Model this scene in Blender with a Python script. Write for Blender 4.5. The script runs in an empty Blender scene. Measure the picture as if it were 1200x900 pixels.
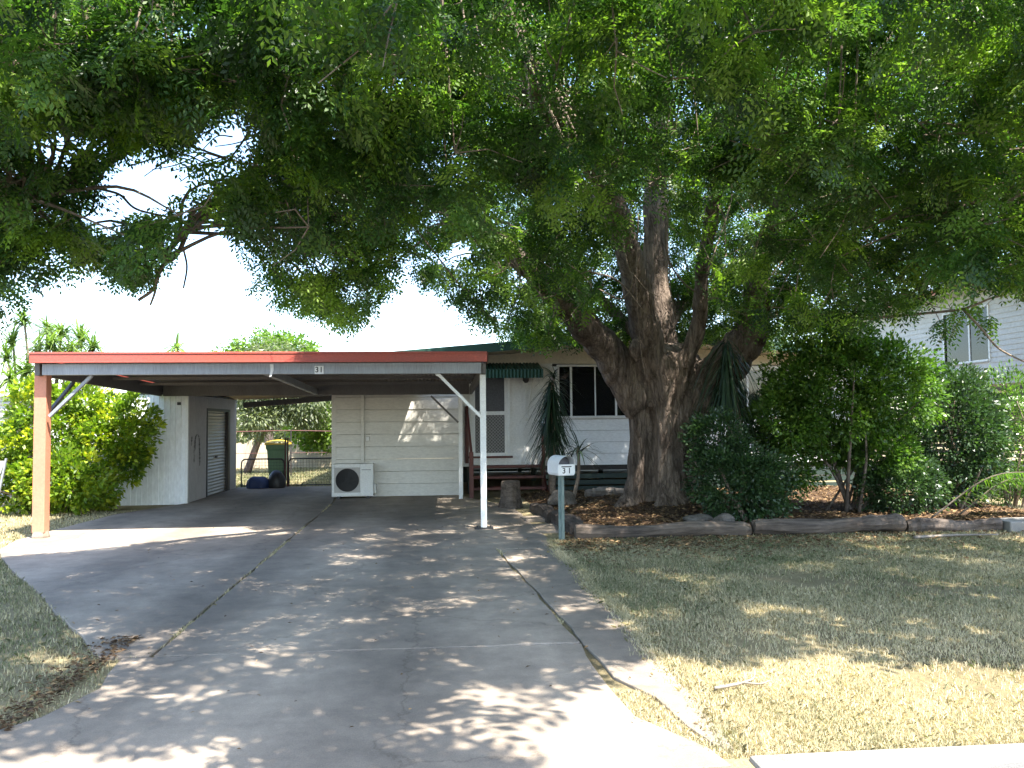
import bpy, bmesh, math, random
import numpy as np
from mathutils import Vector, Matrix

rng = np.random.default_rng(7)
random.seed(7)
SC = bpy.context.scene
COL = SC.collection
R_ = math.radians

# ------------------------------------------------------------------ camera
F_PX, EYE = 960.0, 1.62                      # focal length in pixels of a 1200 px wide frame, eye height
cam_d = bpy.data.cameras.new('camera')
cam = bpy.data.objects.new('camera', cam_d); COL.objects.link(cam)
CAM_R = Matrix.Rotation(R_(-5.07), 3, 'Z') @ Matrix.Rotation(R_(92.7), 3, 'X') @ Matrix.Rotation(R_(-0.55), 3, 'Z')
cam.matrix_world = Matrix.Translation((0, 0, EYE)) @ CAM_R.to_4x4()
cam_d.sensor_fit = 'HORIZONTAL'; cam_d.sensor_width = 36.0; cam_d.lens = 36.0 * F_PX / 1200.0
cam_d.clip_start = 0.05; cam_d.clip_end = 2000
SC.camera = cam

# ------------------------------------------------------------------ light
SUN = Vector((0.34, -0.45, 1.0)).normalized()          # direction towards the sun
SUN_EL = math.asin(SUN.z); SUN_AZ = math.atan2(SUN.x, SUN.y)
world = bpy.data.worlds.new('World'); SC.world = world; world.use_nodes = True
wn, wl = world.node_tree.nodes, world.node_tree.links
bg = wn['Background']
sky = wn.new('ShaderNodeTexSky'); sky.sky_type = 'NISHITA'; sky.sun_disc = False
sky.sun_elevation = SUN_EL; sky.sun_rotation = SUN_AZ
sky.air_density = 1.0; sky.dust_density = 0.9; sky.ozone_density = 1.0
wl.new(sky.outputs[0], bg.inputs[0]); bg.inputs[1].default_value = 0.15
sun_d = bpy.data.lights.new('sun', 'SUN'); sun_d.energy = 4.3; sun_d.angle = R_(0.53); sun_d.color = (1.0, 0.945, 0.855)
sun = bpy.data.objects.new('sun', sun_d); COL.objects.link(sun)
sun.rotation_euler = SUN.to_track_quat('Z', 'Y').to_euler(); sun.location = (10, -15, 30)
SC.view_settings.view_transform = 'Standard'
SC.view_settings.look = 'None'
SC.view_settings.exposure = 2.18
SC.view_settings.gamma = 1.0
SC.cycles.max_bounces = 8; SC.cycles.diffuse_bounces = 4; SC.cycles.transmission_bounces = 6; SC.cycles.transparent_max_bounces = 8
SC.cycles.use_denoising = True
SC.cycles.sample_clamp_indirect = 6.0

# ------------------------------------------------------------------ helpers
CR = np.array(CAM_R)
def at(px, py, Y):
    """point of the plane y = Y seen at a pixel of the 1200x900 photograph"""
    d = CR @ np.array([(px - 600) / F_PX, (450 - py) / F_PX, -1.0])
    return np.array([0, 0, EYE]) + d * (Y / d[1])
def gnd(px, py, z=0.0):
    d = CR @ np.array([(px - 600) / F_PX, (450 - py) / F_PX, -1.0])
    return np.array([0, 0, EYE]) + d * ((z - EYE) / d[2])
def project(P):
    c = (np.asarray(P, float) - np.array([0, 0, EYE])) @ CR
    w = np.where(c[..., 2] < -1e-3, -c[..., 2], np.nan)
    return np.stack([600 + F_PX * c[..., 0] / w, 450 - F_PX * c[..., 1] / w], -1)

class MB:
    def __init__(s): s.v = []; s.f = []
    def add(s, vs, fs):
        b = len(s.v); s.v.extend([tuple(map(float, q)) for q in vs]); s.f.extend([tuple(i + b for i in q) for q in fs]); return s
    def box(s, x0, x1, y0, y1, z0, z1, M=None):
        vs = [(x, y, z) for z in (z0, z1) for y in (y0, y1) for x in (x0, x1)]
        if M is not None: vs = [M @ Vector(q) for q in vs]
        return s.add(vs, [(0, 2, 3, 1), (4, 5, 7, 6), (0, 1, 5, 4), (2, 6, 7, 3), (0, 4, 6, 2), (1, 3, 7, 5)])
    def bar(s, a, b, w, h=None, up=(0, 0, 1)):
        h = h or w; a = Vector(a); b = Vector(b); d = (b - a).normalized(); u = Vector(up)
        if abs(d.dot(u)) > 0.98: u = Vector((0, 1, 0))
        sx = d.cross(u).normalized() * (w / 2); sz = sx.cross(d).normalized() * (h / 2)
        vs = [p + i * sx + j * sz for p in (a, b) for i, j in ((-1, -1), (1, -1), (1, 1), (-1, 1))]
        return s.add(vs, [(0, 1, 2, 3), (7, 6, 5, 4), (0, 4, 5, 1), (1, 5, 6, 2), (2, 6, 7, 3), (3, 7, 4, 0)])
    def tube(s, pts, rad, n=8, cap=True):
        P = [Vector(p) for p in pts]; m = len(P)
        r = [rad] * m if np.isscalar(rad) else list(rad)
        prev = None; vs = []
        for i in range(m):
            t = (P[min(i + 1, m - 1)] - P[max(i - 1, 0)]).normalized()
            if prev is None:
                u = Vector((0, 0, 1)) if abs(t.z) < 0.9 else Vector((1, 0, 0))
                prev = t.cross(u).normalized()
            a = (prev - t * prev.dot(t)).normalized(); prev = a; b = t.cross(a)
            for k in range(n):
                th = 2 * math.pi * k / n
                vs.append(P[i] + (a * math.cos(th) + b * math.sin(th)) * r[i])
        fs = [(i * n + k, i * n + (k + 1) % n, (i + 1) * n + (k + 1) % n, (i + 1) * n + k) for i in range(m - 1) for k in range(n)]
        if cap: fs += [tuple(reversed(range(n))), tuple((m - 1) * n + k for k in range(n))]
        return s.add(vs, fs)
    def lathe(s, prof, c=(0, 0, 0), n=24, fn=None):
        m = len(prof); vs = []
        for i, (r, z) in enumerate(prof):
            for k in range(n):
                th = 2 * math.pi * k / n; q = r * (fn(th, z) if fn else 1)
                vs.append((c[0] + q * math.cos(th), c[1] + q * math.sin(th), c[2] + z))
        fs = [(i * n + k, i * n + (k + 1) % n, (i + 1) * n + (k + 1) % n, (i + 1) * n + k) for i in range(m - 1) for k in range(n)]
        fs += [tuple(reversed(range(n))), tuple((m - 1) * n + k for k in range(n))]
        return s.add(vs, fs)
    def prism(s, poly, a, b, axis='z'):
        """polygon extruded from a to b along an axis (poly in the other two coordinates, in x,y,z order)"""
        def mk(p, t): return {'z': (p[0], p[1], t), 'y': (p[0], t, p[1]), 'x': (t, p[0], p[1])}[axis]
        n = len(poly); vs = [mk(p, a) for p in poly] + [mk(p, b) for p in poly]
        fs = [tuple(range(n)), tuple(reversed(range(n, 2 * n)))] + [(i, i + n, (i + 1) % n + n, (i + 1) % n) for i in range(n)]
        return s.add(vs, fs)
    def grid(s, fn, nu, nv):
        vs = [fn(i / nu, j / nv) for j in range(nv + 1) for i in range(nu + 1)]
        fs = [(j * (nu + 1) + i, j * (nu + 1) + i + 1, (j + 1) * (nu + 1) + i + 1, (j + 1) * (nu + 1) + i) for j in range(nv) for i in range(nu)]
        return s.add(vs, fs)
    def build(s, name, mat, parent=None, bevel=0, smooth=False, fix=True):
        me = bpy.data.meshes.new(name); me.from_pydata(s.v, [], s.f); me.update()
        if fix:
            bm = bmesh.new(); bm.from_mesh(me); bmesh.ops.recalc_face_normals(bm, faces=bm.faces); bm.to_mesh(me); bm.free()
        return link(name, me, mat, parent, bevel, smooth)

def link(name, me, mat, parent=None, bevel=0, smooth=False):
    o = bpy.data.objects.new(name, me); COL.objects.link(o)
    if mat: me.materials.append(mat)
    if parent: o.parent = parent; o.matrix_parent_inverse = parent.matrix_basis.inverted()
    if smooth: me.polygons.foreach_set('use_smooth', [True] * len(me.polygons))
    if bevel:
        b = o.modifiers.new('edge', 'BEVEL'); b.width = bevel; b.segments = 2; b.limit_method = 'ANGLE'; b.angle_limit = R_(40)
    return o
def big_mesh(name, V, Fq, mat, parent=None, attrs=None, smooth=False):
    """fast mesh of equal-sized polygons: V (n,3), Fq (m,k)"""
    me = bpy.data.meshes.new(name); V = np.asarray(V, np.float32); Fq = np.asarray(Fq, np.int32); m, k = Fq.shape
    me.vertices.add(len(V)); me.vertices.foreach_set('co', V.ravel())
    me.loops.add(m * k); me.loops.foreach_set('vertex_index', Fq.ravel())
    me.polygons.add(m); me.polygons.foreach_set('loop_start', np.arange(0, m * k, k, dtype=np.int32))
    if smooth: me.polygons.foreach_set('use_smooth', np.ones(m, bool))
    for an, av in (attrs or {}).items():
        a = me.attributes.new(an, 'FLOAT', 'POINT'); a.data.foreach_set('value', np.asarray(av, np.float32).ravel())
    me.update(calc_edges=True)
    return link(name, me, mat, parent)
def tag(o, label=None, cat=None, group=None, kind=None):
    for k, v in (('label', label), ('category', cat), ('group', group), ('kind', kind)):
        if v: o[k] = v
    return o
def thing(name, label, cat, loc=(0, 0, 0), group=None):
    o = bpy.data.objects.new(name, None); COL.objects.link(o); o.location = loc; o.empty_display_size = 0.2
    o.matrix_basis = Matrix.Translation(loc)
    return tag(o, label, cat, group)
def copy_thing(root, loc, label):
    r = root.copy(); COL.objects.link(r); r.location = loc; r['label'] = label
    for ch in root.children:
        c = ch.copy(); COL.objects.link(c); c.parent = r; c.matrix_parent_inverse = ch.matrix_parent_inverse
        for g in ch.children:
            d = g.copy(); COL.objects.link(d); d.parent = c; d.matrix_parent_inverse = g.matrix_parent_inverse
    return r
def spline(pts, k=6):
    P = np.array(pts, float); out = []
    Q = np.vstack([2 * P[0] - P[1], P, 2 * P[-1] - P[-2]])
    for i in range(1, len(Q) - 2):
        for t in np.linspace(0, 1, k, endpoint=False):
            a, b, c, d = Q[i - 1], Q[i], Q[i + 1], Q[i + 2]
            out.append(0.5 * (2 * b + (c - a) * t + (2 * a - 5 * b + 4 * c - d) * t * t + (3 * b - a - 3 * c + d) * t ** 3))
    out.append(P[-1]); return np.array(out)

# ------------------------------------------------------------------ materials
def mat(name): 
    m = bpy.data.materials.new(name); m.use_nodes = True
    return m, m.node_tree.nodes, m.node_tree.links, m.node_tree.nodes['Principled BSDF']
def ramp(n, stops):
    r = n.new('ShaderNodeValToRGB'); e = r.color_ramp.elements
    while len(e) < len(stops): e.new(0.5)
    for i, (p, c) in enumerate(stops): e[i].position = p; e[i].color = (*c, 1)
    return r
def noise(n, l, scale, detail=6, rough=0.6, sc=(1, 1, 1), space='Object'):
    tc = n.new('ShaderNodeTexCoord'); mp = n.new('ShaderNodeMapping'); mp.inputs['Scale'].default_value = sc
    if space == 'World':
        g = n.new('ShaderNodeNewGeometry'); l.new(g.outputs['Position'], mp.inputs[0])
    else: l.new(tc.outputs[space], mp.inputs[0])
    t = n.new('ShaderNodeTexNoise'); t.inputs['Scale'].default_value = scale; t.inputs['Detail'].default_value = detail; t.inputs['Roughness'].default_value = rough
    l.new(mp.outputs[0], t.inputs['Vector']); return t
def mixc(n, l, a, b, fac, mode='MIX'):
    m = n.new('ShaderNodeMix'); m.data_type = 'RGBA'; m.blend_type = mode
    for s, v in ((6, a), (7, b), (0, fac)):
        if hasattr(v, 'is_output'): l.new(v, m.inputs[s])
        elif s == 0: m.inputs[0].default_value = v
        else: m.inputs[s].default_value = (*v, 1)
    return m.outputs[2]
def paint(name, col, rough=0.5, dirt=0.25, dirt_col=None, scale=3.0, stretch=(1, 1, 1), bump=0.0, bscale=40, metal=0.0, spec=0.5, fine=0.12):
    m, n, l, b = mat(name)
    t = noise(n, l, scale, 7, 0.65, stretch, 'World')
    dc = dirt_col or tuple(c * 0.45 for c in col)
    r = ramp(n, [(0.38, (0, 0, 0)), (0.75, (1, 1, 1))]); l.new(t.outputs[0], r.inputs[0])
    mu = n.new('ShaderNodeMath'); mu.operation = 'MULTIPLY'; mu.inputs[1].default_value = dirt; l.new(r.outputs[0], mu.inputs[0])
    c = mixc(n, l, col, dc, mu.outputs[0])
    t2 = noise(n, l, scale * 13, 4, 0.7, stretch, 'World')
    r2 = ramp(n, [(0.3, (1 - fine,) * 3), (0.7, (1 + fine,) * 3)]); l.new(t2.outputs[0], r2.inputs[0])
    c = mixc(n, l, c, r2.outputs[0], 1.0, 'MULTIPLY')
    l.new(c, b.inputs['Base Color']); b.inputs['Roughness'].default_value = rough; b.inputs['Metallic'].default_value = metal; b.inputs['Specular IOR Level'].default_value = spec
    if bump:
        t3 = noise(n, l, bscale, 5, 0.7, stretch, 'World'); bp = n.new('ShaderNodeBump'); bp.inputs['Strength'].default_value = bump; bp.inputs['Distance'].default_value = 0.02
        l.new(t3.outputs[0], bp.inputs['Height']); l.new(bp.outputs[0], b.inputs['Normal'])
    return m
def leafmat(name, dark, mid, light, trans=0.35, rough=0.42, tcol=None, gloss=0.5):
    m, n, l, b = mat(name)
    a = n.new('ShaderNodeAttribute'); a.attribute_name = 'tint'
    r = ramp(n, [(0.0, dark), (0.5, mid), (1.0, light)]); l.new(a.outputs['Fac'], r.inputs[0])
    l.new(r.outputs[0], b.inputs['Base Color']); b.inputs['Roughness'].default_value = rough; b.inputs['Specular IOR Level'].default_value = gloss
    tr = n.new('ShaderNodeBsdfTranslucent'); c = mixc(n, l, r.outputs[0], tcol or (1.6, 1.9, 0.7), 1.0, 'MULTIPLY'); l.new(c, tr.inputs[0])
    ms = n.new('ShaderNodeMixShader'); ms.inputs[0].default_value = trans
    l.new(b.outputs[0], ms.inputs[1]); l.new(tr.outputs[0], ms.inputs[2]); l.new(ms.outputs[0], n['Material Output'].inputs[0])
    return m
def concrete(name, col=(0.40, 0.332, 0.262), stain=(0.20, 0.165, 0.13), amt=0.9):
    m, n, l, b = mat(name)
    t = noise(n, l, 0.55, 8, 0.62, (1, 0.6, 1), 'World'); r = ramp(n, [(0.42, (0, 0, 0)), (0.72, (amt,) * 3)]); l.new(t.outputs[0], r.inputs[0])
    c = mixc(n, l, col, stain, r.outputs[0])
    t1 = noise(n, l, 3.1, 8, 0.75, (1, 1, 1), 'World'); r1 = ramp(n, [(0.35, (0.78, 0.78, 0.79)), (0.65, (1.12, 1.11, 1.1))]); l.new(t1.outputs[0], r1.inputs[0])
    c = mixc(n, l, c, r1.outputs[0], 1.0, 'MULTIPLY')
    t2 = noise(n, l, 140, 3, 0.8, (1, 1, 1), 'World'); r2 = ramp(n, [(0.3, (0.78,) * 3), (0.7, (1.18,) * 3)]); l.new(t2.outputs[0], r2.inputs[0])
    c = mixc(n, l, c, r2.outputs[0], 1.0, 'MULTIPLY')
    g0 = n.new('ShaderNodeNewGeometry'); sx = n.new('ShaderNodeSeparateXYZ'); l.new(g0.outputs['Position'], sx.inputs[0])
    tn = noise(n, l, .9, 5, .6, (1, .4, 1), 'World'); ma = n.new('ShaderNodeMath'); ma.operation = 'MULTIPLY_ADD'; ma.inputs[1].default_value = .7; l.new(tn.outputs[0], ma.inputs[0]); l.new(sx.outputs[0], ma.inputs[2])
    mb_ = n.new('ShaderNodeMath'); mb_.operation = 'PINGPONG'; mb_.inputs[1].default_value = .85; l.new(ma.outputs[0], mb_.inputs[0])
    rt = ramp(n, [(0.22, (.66, .66, .665)), (0.62, (1.04, 1.035, 1.03))]); l.new(mb_.outputs[0], rt.inputs[0]); c = mixc(n, l, c, rt.outputs[0], .8, 'MULTIPLY')
    vc = n.new('ShaderNodeTexVoronoi'); vc.feature = 'DISTANCE_TO_EDGE'; vc.inputs['Scale'].default_value = .42; wn_ = noise(n, l, 2.2, 6, .7, (1, 1, 1), 'World'); vm = n.new('ShaderNodeVectorMath'); vm.operation = 'MULTIPLY_ADD'; vm.inputs[1].default_value = (.5, .5, .5); l.new(wn_.outputs['Color'], vm.inputs[0]); l.new(g0.outputs['Position'], vm.inputs[2]); l.new(vm.outputs[0], vc.inputs['Vector'])
    rk = ramp(n, [(0.0, (.5, .48, .46)), (0.006, (1, 1, 1))]); l.new(vc.outputs['Distance'], rk.inputs[0]); c = mixc(n, l, c, rk.outputs[0], .55, 'MULTIPLY')
    # scattered dark spots (oil, old gum) with a shape of their own
    v = n.new('ShaderNodeTexVoronoi'); v.inputs['Scale'].default_value = 1.3; g = n.new('ShaderNodeNewGeometry'); l.new(g.outputs['Position'], v.inputs['Vector'])
    r3 = ramp(n, [(0.02, (0.55,) * 3), (0.09, (1, 1, 1))]); l.new(v.outputs['Distance'], r3.inputs[0])
    c = mixc(n, l, c, r3.outputs[0], 0.6, 'MULTIPLY')
    l.new(c, b.inputs['Base Color']); b.inputs['Roughness'].default_value = 0.82; b.inputs['Specular IOR Level'].default_value = 0.3
    bp = n.new('ShaderNodeBump'); bp.inputs['Strength'].default_value = 0.35; bp.inputs['Distance'].default_value = 0.006
    t4 = noise(n, l, 60, 6, 0.7, (1, 1, 1), 'World'); l.new(t4.outputs[0], bp.inputs['Height']); l.new(bp.outputs[0], b.inputs['Normal'])
    return m
def earth(name, stops, scale=1.2, bump=0.5, fscale=45):
    m, n, l, b = mat(name)
    t = noise(n, l, scale, 8, 0.68, (1, 1, 1), 'World'); r = ramp(n, stops); l.new(t.outputs[0], r.inputs[0])
    t2 = noise(n, l, fscale, 6, 0.75, (1, 1, 1), 'World'); r2 = ramp(n, [(0.3, (0.6,) * 3), (0.7, (1.3,) * 3)]); l.new(t2.outputs[0], r2.inputs[0])
    c = mixc(n, l, r.outputs[0], r2.outputs[0], 1.0, 'MULTIPLY'); l.new(c, b.inputs['Base Color']); b.inputs['Roughness'].default_value = 0.95; b.inputs['Specular IOR Level'].default_value = 0.15
    bp = n.new('ShaderNodeBump'); bp.inputs['Strength'].default_value = bump; bp.inputs['Distance'].default_value = 0.03; l.new(t2.outputs[0], bp.inputs['Height']); l.new(bp.outputs[0], b.inputs['Normal'])
    return m
def barkmat(name, dark, light, sc=(1, 1, 0.22), scale=9, bump=0.9, dist=0.05, crack=0):
    m, n, l, b = mat(name)
    t = noise(n, l, scale, 9, 0.7, sc, 'World'); t0 = noise(n, l, 1.3, 5, 0.6, (1, 1, 0.6), 'World')
    r = ramp(n, [(0.32, dark), (0.66, light)]); l.new(t.outputs[0], r.inputs[0])
    r0 = ramp(n, [(0.3, (0.7, 0.7, 0.72)), (0.7, (1.2, 1.15, 1.08))]); l.new(t0.outputs[0], r0.inputs[0])
    c = mixc(n, l, r.outputs[0], r0.outputs[0], 1.0, 'MULTIPLY')
    h = t.outputs[0]
    if crack:
        g = n.new('ShaderNodeNewGeometry'); mp = n.new('ShaderNodeMapping'); mp.inputs['Scale'].default_value = (1, 1, .16); l.new(g.outputs['Position'], mp.inputs[0])
        wv = noise(n, l, 5, 4, .6, (1, 1, .5), 'World'); va = n.new('ShaderNodeVectorMath'); va.operation = 'MULTIPLY_ADD'; va.inputs[1].default_value = (.16, .16, .16); l.new(wv.outputs['Color'], va.inputs[0]); l.new(mp.outputs[0], va.inputs[2])
        v = n.new('ShaderNodeTexVoronoi'); v.feature = 'DISTANCE_TO_EDGE'; v.inputs['Scale'].default_value = crack; l.new(va.outputs[0], v.inputs['Vector'])
        rc = ramp(n, [(0.0, (0, 0, 0)), (0.13, (1, 1, 1))]); l.new(v.outputs['Distance'], rc.inputs[0])
        rd_ = ramp(n, [(0.0, (.45, .43, .42)), (0.12, (1, 1, 1))]); l.new(v.outputs['Distance'], rd_.inputs[0]); c = mixc(n, l, c, rd_.outputs[0], .55, 'MULTIPLY')
        ad = n.new('ShaderNodeMath'); ad.operation = 'MULTIPLY_ADD'; ad.inputs[1].default_value = .3; l.new(rc.outputs[0], ad.inputs[0]); l.new(h, ad.inputs[2]); h = ad.outputs[0]
    l.new(c, b.inputs['Base Color'])
    b.inputs['Roughness'].default_value = 0.92; b.inputs['Specular IOR Level'].default_value = 0.2
    bp = n.new('ShaderNodeBump'); bp.inputs['Strength'].default_value = bump; bp.inputs['Distance'].default_value = dist; l.new(h, bp.inputs['Height']); l.new(bp.outputs[0], b.inputs['Normal'])
    return m
def glassmat(name, tint=(0.55, 0.6, 0.6), transp=0.45):
    m, n, l, b = mat(name)
    b.inputs['Base Color'].default_value = (0.015, 0.018, 0.02, 1); b.inputs['Roughness'].default_value = 0.02; b.inputs['Specular IOR Level'].default_value = 0.9
    tr = n.new('ShaderNodeBsdfTransparent'); tr.inputs[0].default_value = (*tint, 1)
    ms = n.new('ShaderNodeMixShader'); ms.inputs[0].default_value = transp; l.new(b.outputs[0], ms.inputs[1]); l.new(tr.outputs[0], ms.inputs[2]); l.new(ms.outputs[0], n['Material Output'].inputs[0])
    return m

M = {}
M['concrete'] = concrete('driveway_concrete')
M['concrete_pale'] = concrete('pale_concrete', (0.34, 0.325, 0.30), (0.19, 0.18, 0.16), 0.7)
M['asphalt'] = earth('asphalt', [(0.3, (0.04, 0.04, 0.042)), (0.7, (0.075, 0.073, 0.07))], 0.8, 0.4, 120)
M['ground'] = earth('ground_soil', [(0.3, (0.15, 0.12, 0.065)), (0.5, (0.27, 0.225, 0.13)), (0.72, (0.44, 0.36, 0.21))], 0.7)
M['bed'] = earth('bed_soil', [(0.3, (0.045, 0.03, 0.02)), (0.7, (0.12, 0.075, 0.045))], 1.5, 0.8)
M['bark'] = barkmat('tree_bark', (0.055, 0.041, 0.033), (0.275, 0.222, 0.183), crack=15)
M['bush_bark'] = barkmat('shrub_bark', (0.07, 0.055, 0.045), (0.21, 0.175, 0.145), (1, 1, .3), 16, 0.6, 0.012)
M['twig'] = barkmat('twig_bark', (0.12, 0.09, 0.07), (0.32, 0.26, 0.21), (1, 1, 1), 20, 0.5, 0.01)
M['dead_wood'] = barkmat('weathered_wood', (0.13, 0.11, 0.095), (0.36, 0.32, 0.28), (0.15, 1, 1), 14, 0.8, 0.02)
M['log'] = barkmat('log_wood', (0.045, 0.036, 0.03), (0.19, 0.155, 0.13), (0.12, 1, 1), 16, 0.9, 0.03)
M['sleeper'] = barkmat('sleeper_wood', (0.025, 0.022, 0.02), (0.10, 0.085, 0.075), (1, 0.15, 1), 16, 0.9, 0.03)
M['rock'] = earth('rock', [(0.3, (0.07, 0.06, 0.05)), (0.7, (0.20, 0.175, 0.15))], 5, 0.8, 30)
M['white_board'] = paint('white_board_paint', (0.86, 0.87, 0.87), 0.55, 0.22, (0.42, 0.40, 0.36), 1.6, (0.5, 1, 1.6))
M['cream_board'] = paint('cream_board_paint', (0.66, 0.64, 0.58), 0.55, 0.32, (0.38, 0.35, 0.30), 1.4, (0.5, 1, 1.4))
M['white_sheet'] = paint('white_sheet_paint', (0.76, 0.75, 0.72), 0.5, 0.3, (0.45, 0.42, 0.38), 1.8)
M['cream_gable'] = paint('cream_gable_paint', (0.66, 0.60, 0.47), 0.55, 0.25, None, 1.8)
M['white_trim'] = paint('white_trim_paint', (0.78, 0.78, 0.76), 0.4, 0.2, None, 4)
M['dark_green'] = paint('green_roof_paint', (0.016, 0.06, 0.04), 0.45, 0.45, (0.05, 0.07, 0.05), 3)
M['green_awning'] = paint('green_awning_paint', (0.008, 0.05, 0.026), 0.65, 0.3, None, 4)
M['green_slat'] = paint('green_slat_paint', (0.028, 0.05, 0.042), 0.6, 0.4, None, 5)
M['red_fascia'] = paint('red_fascia_paint', (0.43, 0.085, 0.058), 0.45, 0.65, (0.30, 0.085, 0.07), 2.2, (1, 1, 2), fine=.2)
M['orange_post'] = paint('orange_post_paint', (0.55, 0.225, 0.14), 0.5, 0.25, (0.44, 0.16, 0.10), 2.5)
M['red_brown'] = paint('red_brown_stain', (0.11, 0.03, 0.022), 0.6, 0.5, (0.05, 0.025, 0.02), 4)
M['galv'] = paint('galvanised_steel', (0.30, 0.32, 0.345), 0.5, 0.6, (0.19, 0.19, 0.20), 2.2, (2.2, 1, 0.25), metal=0.25, fine=0.2)
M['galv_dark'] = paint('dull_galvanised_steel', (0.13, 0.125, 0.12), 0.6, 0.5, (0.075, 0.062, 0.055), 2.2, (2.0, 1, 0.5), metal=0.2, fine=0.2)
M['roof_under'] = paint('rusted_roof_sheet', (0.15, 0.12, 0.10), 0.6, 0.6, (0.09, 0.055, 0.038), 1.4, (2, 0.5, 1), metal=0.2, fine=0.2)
M['shed_grey'] = paint('shed_grey_steel', (0.42, 0.405, 0.40), 0.55, 0.45, (0.27, 0.255, 0.245), 1.5, (1, 1, 0.4), metal=0.1)
M['shed_white'] = paint('shed_white_steel', (0.80, 0.82, 0.82), 0.5, 0.25, (0.58, 0.60, 0.60), 1.5, (1, 1, 0.4))
M['roller'] = paint('roller_door_steel', (0.47, 0.46, 0.43), 0.45, 0.35, (0.28, 0.26, 0.23), 2, metal=0.2)
M['stain'] = paint('black_smear', (0.10, 0.095, 0.095), 0.8, 0.5, (0.05, 0.05, 0.05), 6)
M['ac_white'] = paint('appliance_white', (0.70, 0.70, 0.67), 0.4, 0.2, (0.48, 0.46, 0.40), 3)
M['ac_panel'] = paint('appliance_grille_grey', (0.42, 0.40, 0.37), 0.5, 0.3, None, 4)
M['black'] = paint('black_plastic', (0.02, 0.02, 0.021), 0.5, 0.3, (0.05, 0.05, 0.05), 5)
M['black_metal'] = paint('black_metal', (0.03, 0.028, 0.028), 0.5, 0.3, (0.07, 0.045, 0.03), 5)
M['bin_green'] = paint('bin_green_plastic', (0.17, 0.31, 0.17), 0.45, 0.3, None, 4)
M['bin_yellow'] = paint('bin_yellow_plastic', (0.75, 0.5, 0.04), 0.45, 0.2, None, 4)
M['tarp_blue'] = paint('blue_tarp', (0.025, 0.045, 0.13), 0.6, 0.4, None, 6, bump=0.6, bscale=12)
M['canvas'] = paint('pale_canvas', (0.40, 0.385, 0.35), 0.8, 0.35, (0.28, 0.265, 0.235), 2.5)
M['mail_white'] = paint('letterbox_white', (0.74, 0.75, 0.75), 0.4, 0.2, (0.45, 0.42, 0.38), 9)
M['mail_grey'] = paint('letterbox_inside_grey', (0.13, 0.13, 0.15), 0.5, 0.3, None, 9)
M['post_green'] = paint('star_post_green', (0.09, 0.15, 0.135), 0.5, 0.65, (0.36, 0.40, 0.38), 16, (1, 1, 0.4))
M['ink'] = paint('black_number', (0.012, 0.012, 0.012), 0.5, 0.0)
M['plate'] = paint('white_number_plate', (0.72, 0.72, 0.70), 0.4, 0.15, None, 12)
M['screen'] = paint('flyscreen_mesh', (0.085, 0.085, 0.09), 0.7, 0.3, (0.13, 0.13, 0.13), 3, fine=0.3)
M['screen_low'] = paint('security_mesh_backing', (0.12, 0.115, 0.11), 0.7, 0.3, None, 3)
M['lattice'] = paint('security_lattice', (0.30, 0.29, 0.28), 0.5, 0.2, None, 6)
M['curtain'] = paint('curtain_fabric', (0.50, 0.46, 0.40), 0.9, 0.2, None, 3)
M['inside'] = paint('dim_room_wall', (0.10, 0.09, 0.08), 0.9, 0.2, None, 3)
M['glass'] = glassmat('window_glass')
M['paling'] = barkmat('paling_wood', (0.40, 0.35, 0.26), (0.60, 0.53, 0.41), (1, 1, 0.12), 9, 0.5, 0.01)
M['nb_board'] = paint('neighbour_white_boards', (0.60, 0.575, 0.54), 0.6, 0.2, None, 1.2)
M['nb_orange'] = paint('neighbour_orange_trim', (0.52, 0.17, 0.09), 0.5, 0.2, None, 3)
M['nb_slat'] = paint('brown_batten_stain', (0.10, 0.062, 0.042), 0.6, 0.4, None, 4)
M['zinc'] = paint('zinc_sheet', (0.52, 0.53, 0.53), 0.45, 0.4, (0.30, 0.29, 0.28), 1.5, metal=0.3)
M['leaf_big'] = leafmat('tree_leaves', (0.020, 0.048, 0.014), (0.054, 0.116, 0.024), (0.20, 0.30, 0.045), 0.42)
M['leaf_gold'] = leafmat('golden_shrub_leaves', (0.04, 0.09, 0.014), (0.16, 0.25, 0.02), (0.48, 0.47, 0.03), 0.35)
M['leaf_shrub'] = leafmat('shrub_leaves', (0.03, 0.07, 0.014), (0.075, 0.15, 0.026), (0.16, 0.25, 0.035), 0.38)
M['leaf_dark'] = leafmat('dark_shrub_leaves', (0.02, 0.042, 0.018), (0.036, 0.074, 0.028), (0.07, 0.12, 0.04), 0.25, 0.36)
M['leaf_bright'] = leafmat('bright_tree_leaves', (0.06, 0.12, 0.02), (0.13, 0.22, 0.03), (0.24, 0.33, 0.05), 0.4)
M['leaf_grey'] = leafmat('grey_green_leaves', (0.06, 0.075, 0.04), (0.12, 0.145, 0.075), (0.22, 0.25, 0.12), 0.35)
M['strap'] = leafmat('strap_leaves', (0.012, 0.026, 0.014), (0.022, 0.046, 0.022), (0.045, 0.075, 0.03), 0.18, 0.38)
M['strap_light'] = leafmat('light_strap_leaves', (0.07, 0.12, 0.03), (0.13, 0.20, 0.05), (0.24, 0.32, 0.08), 0.3)
M['grass'] = leafmat('grass_blades', (0.145, 0.175, 0.085), (0.42, 0.375, 0.24), (0.72, 0.61, 0.41), 0.25, 0.7, (1.3, 1.3, 0.8), 0.15)
M['litter'] = leafmat('fallen_leaves', (0.075, 0.045, 0.026), (0.20, 0.125, 0.065), (0.44, 0.30, 0.15), 0.1, 0.75, (1, 1, 1), 0.2)

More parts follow.
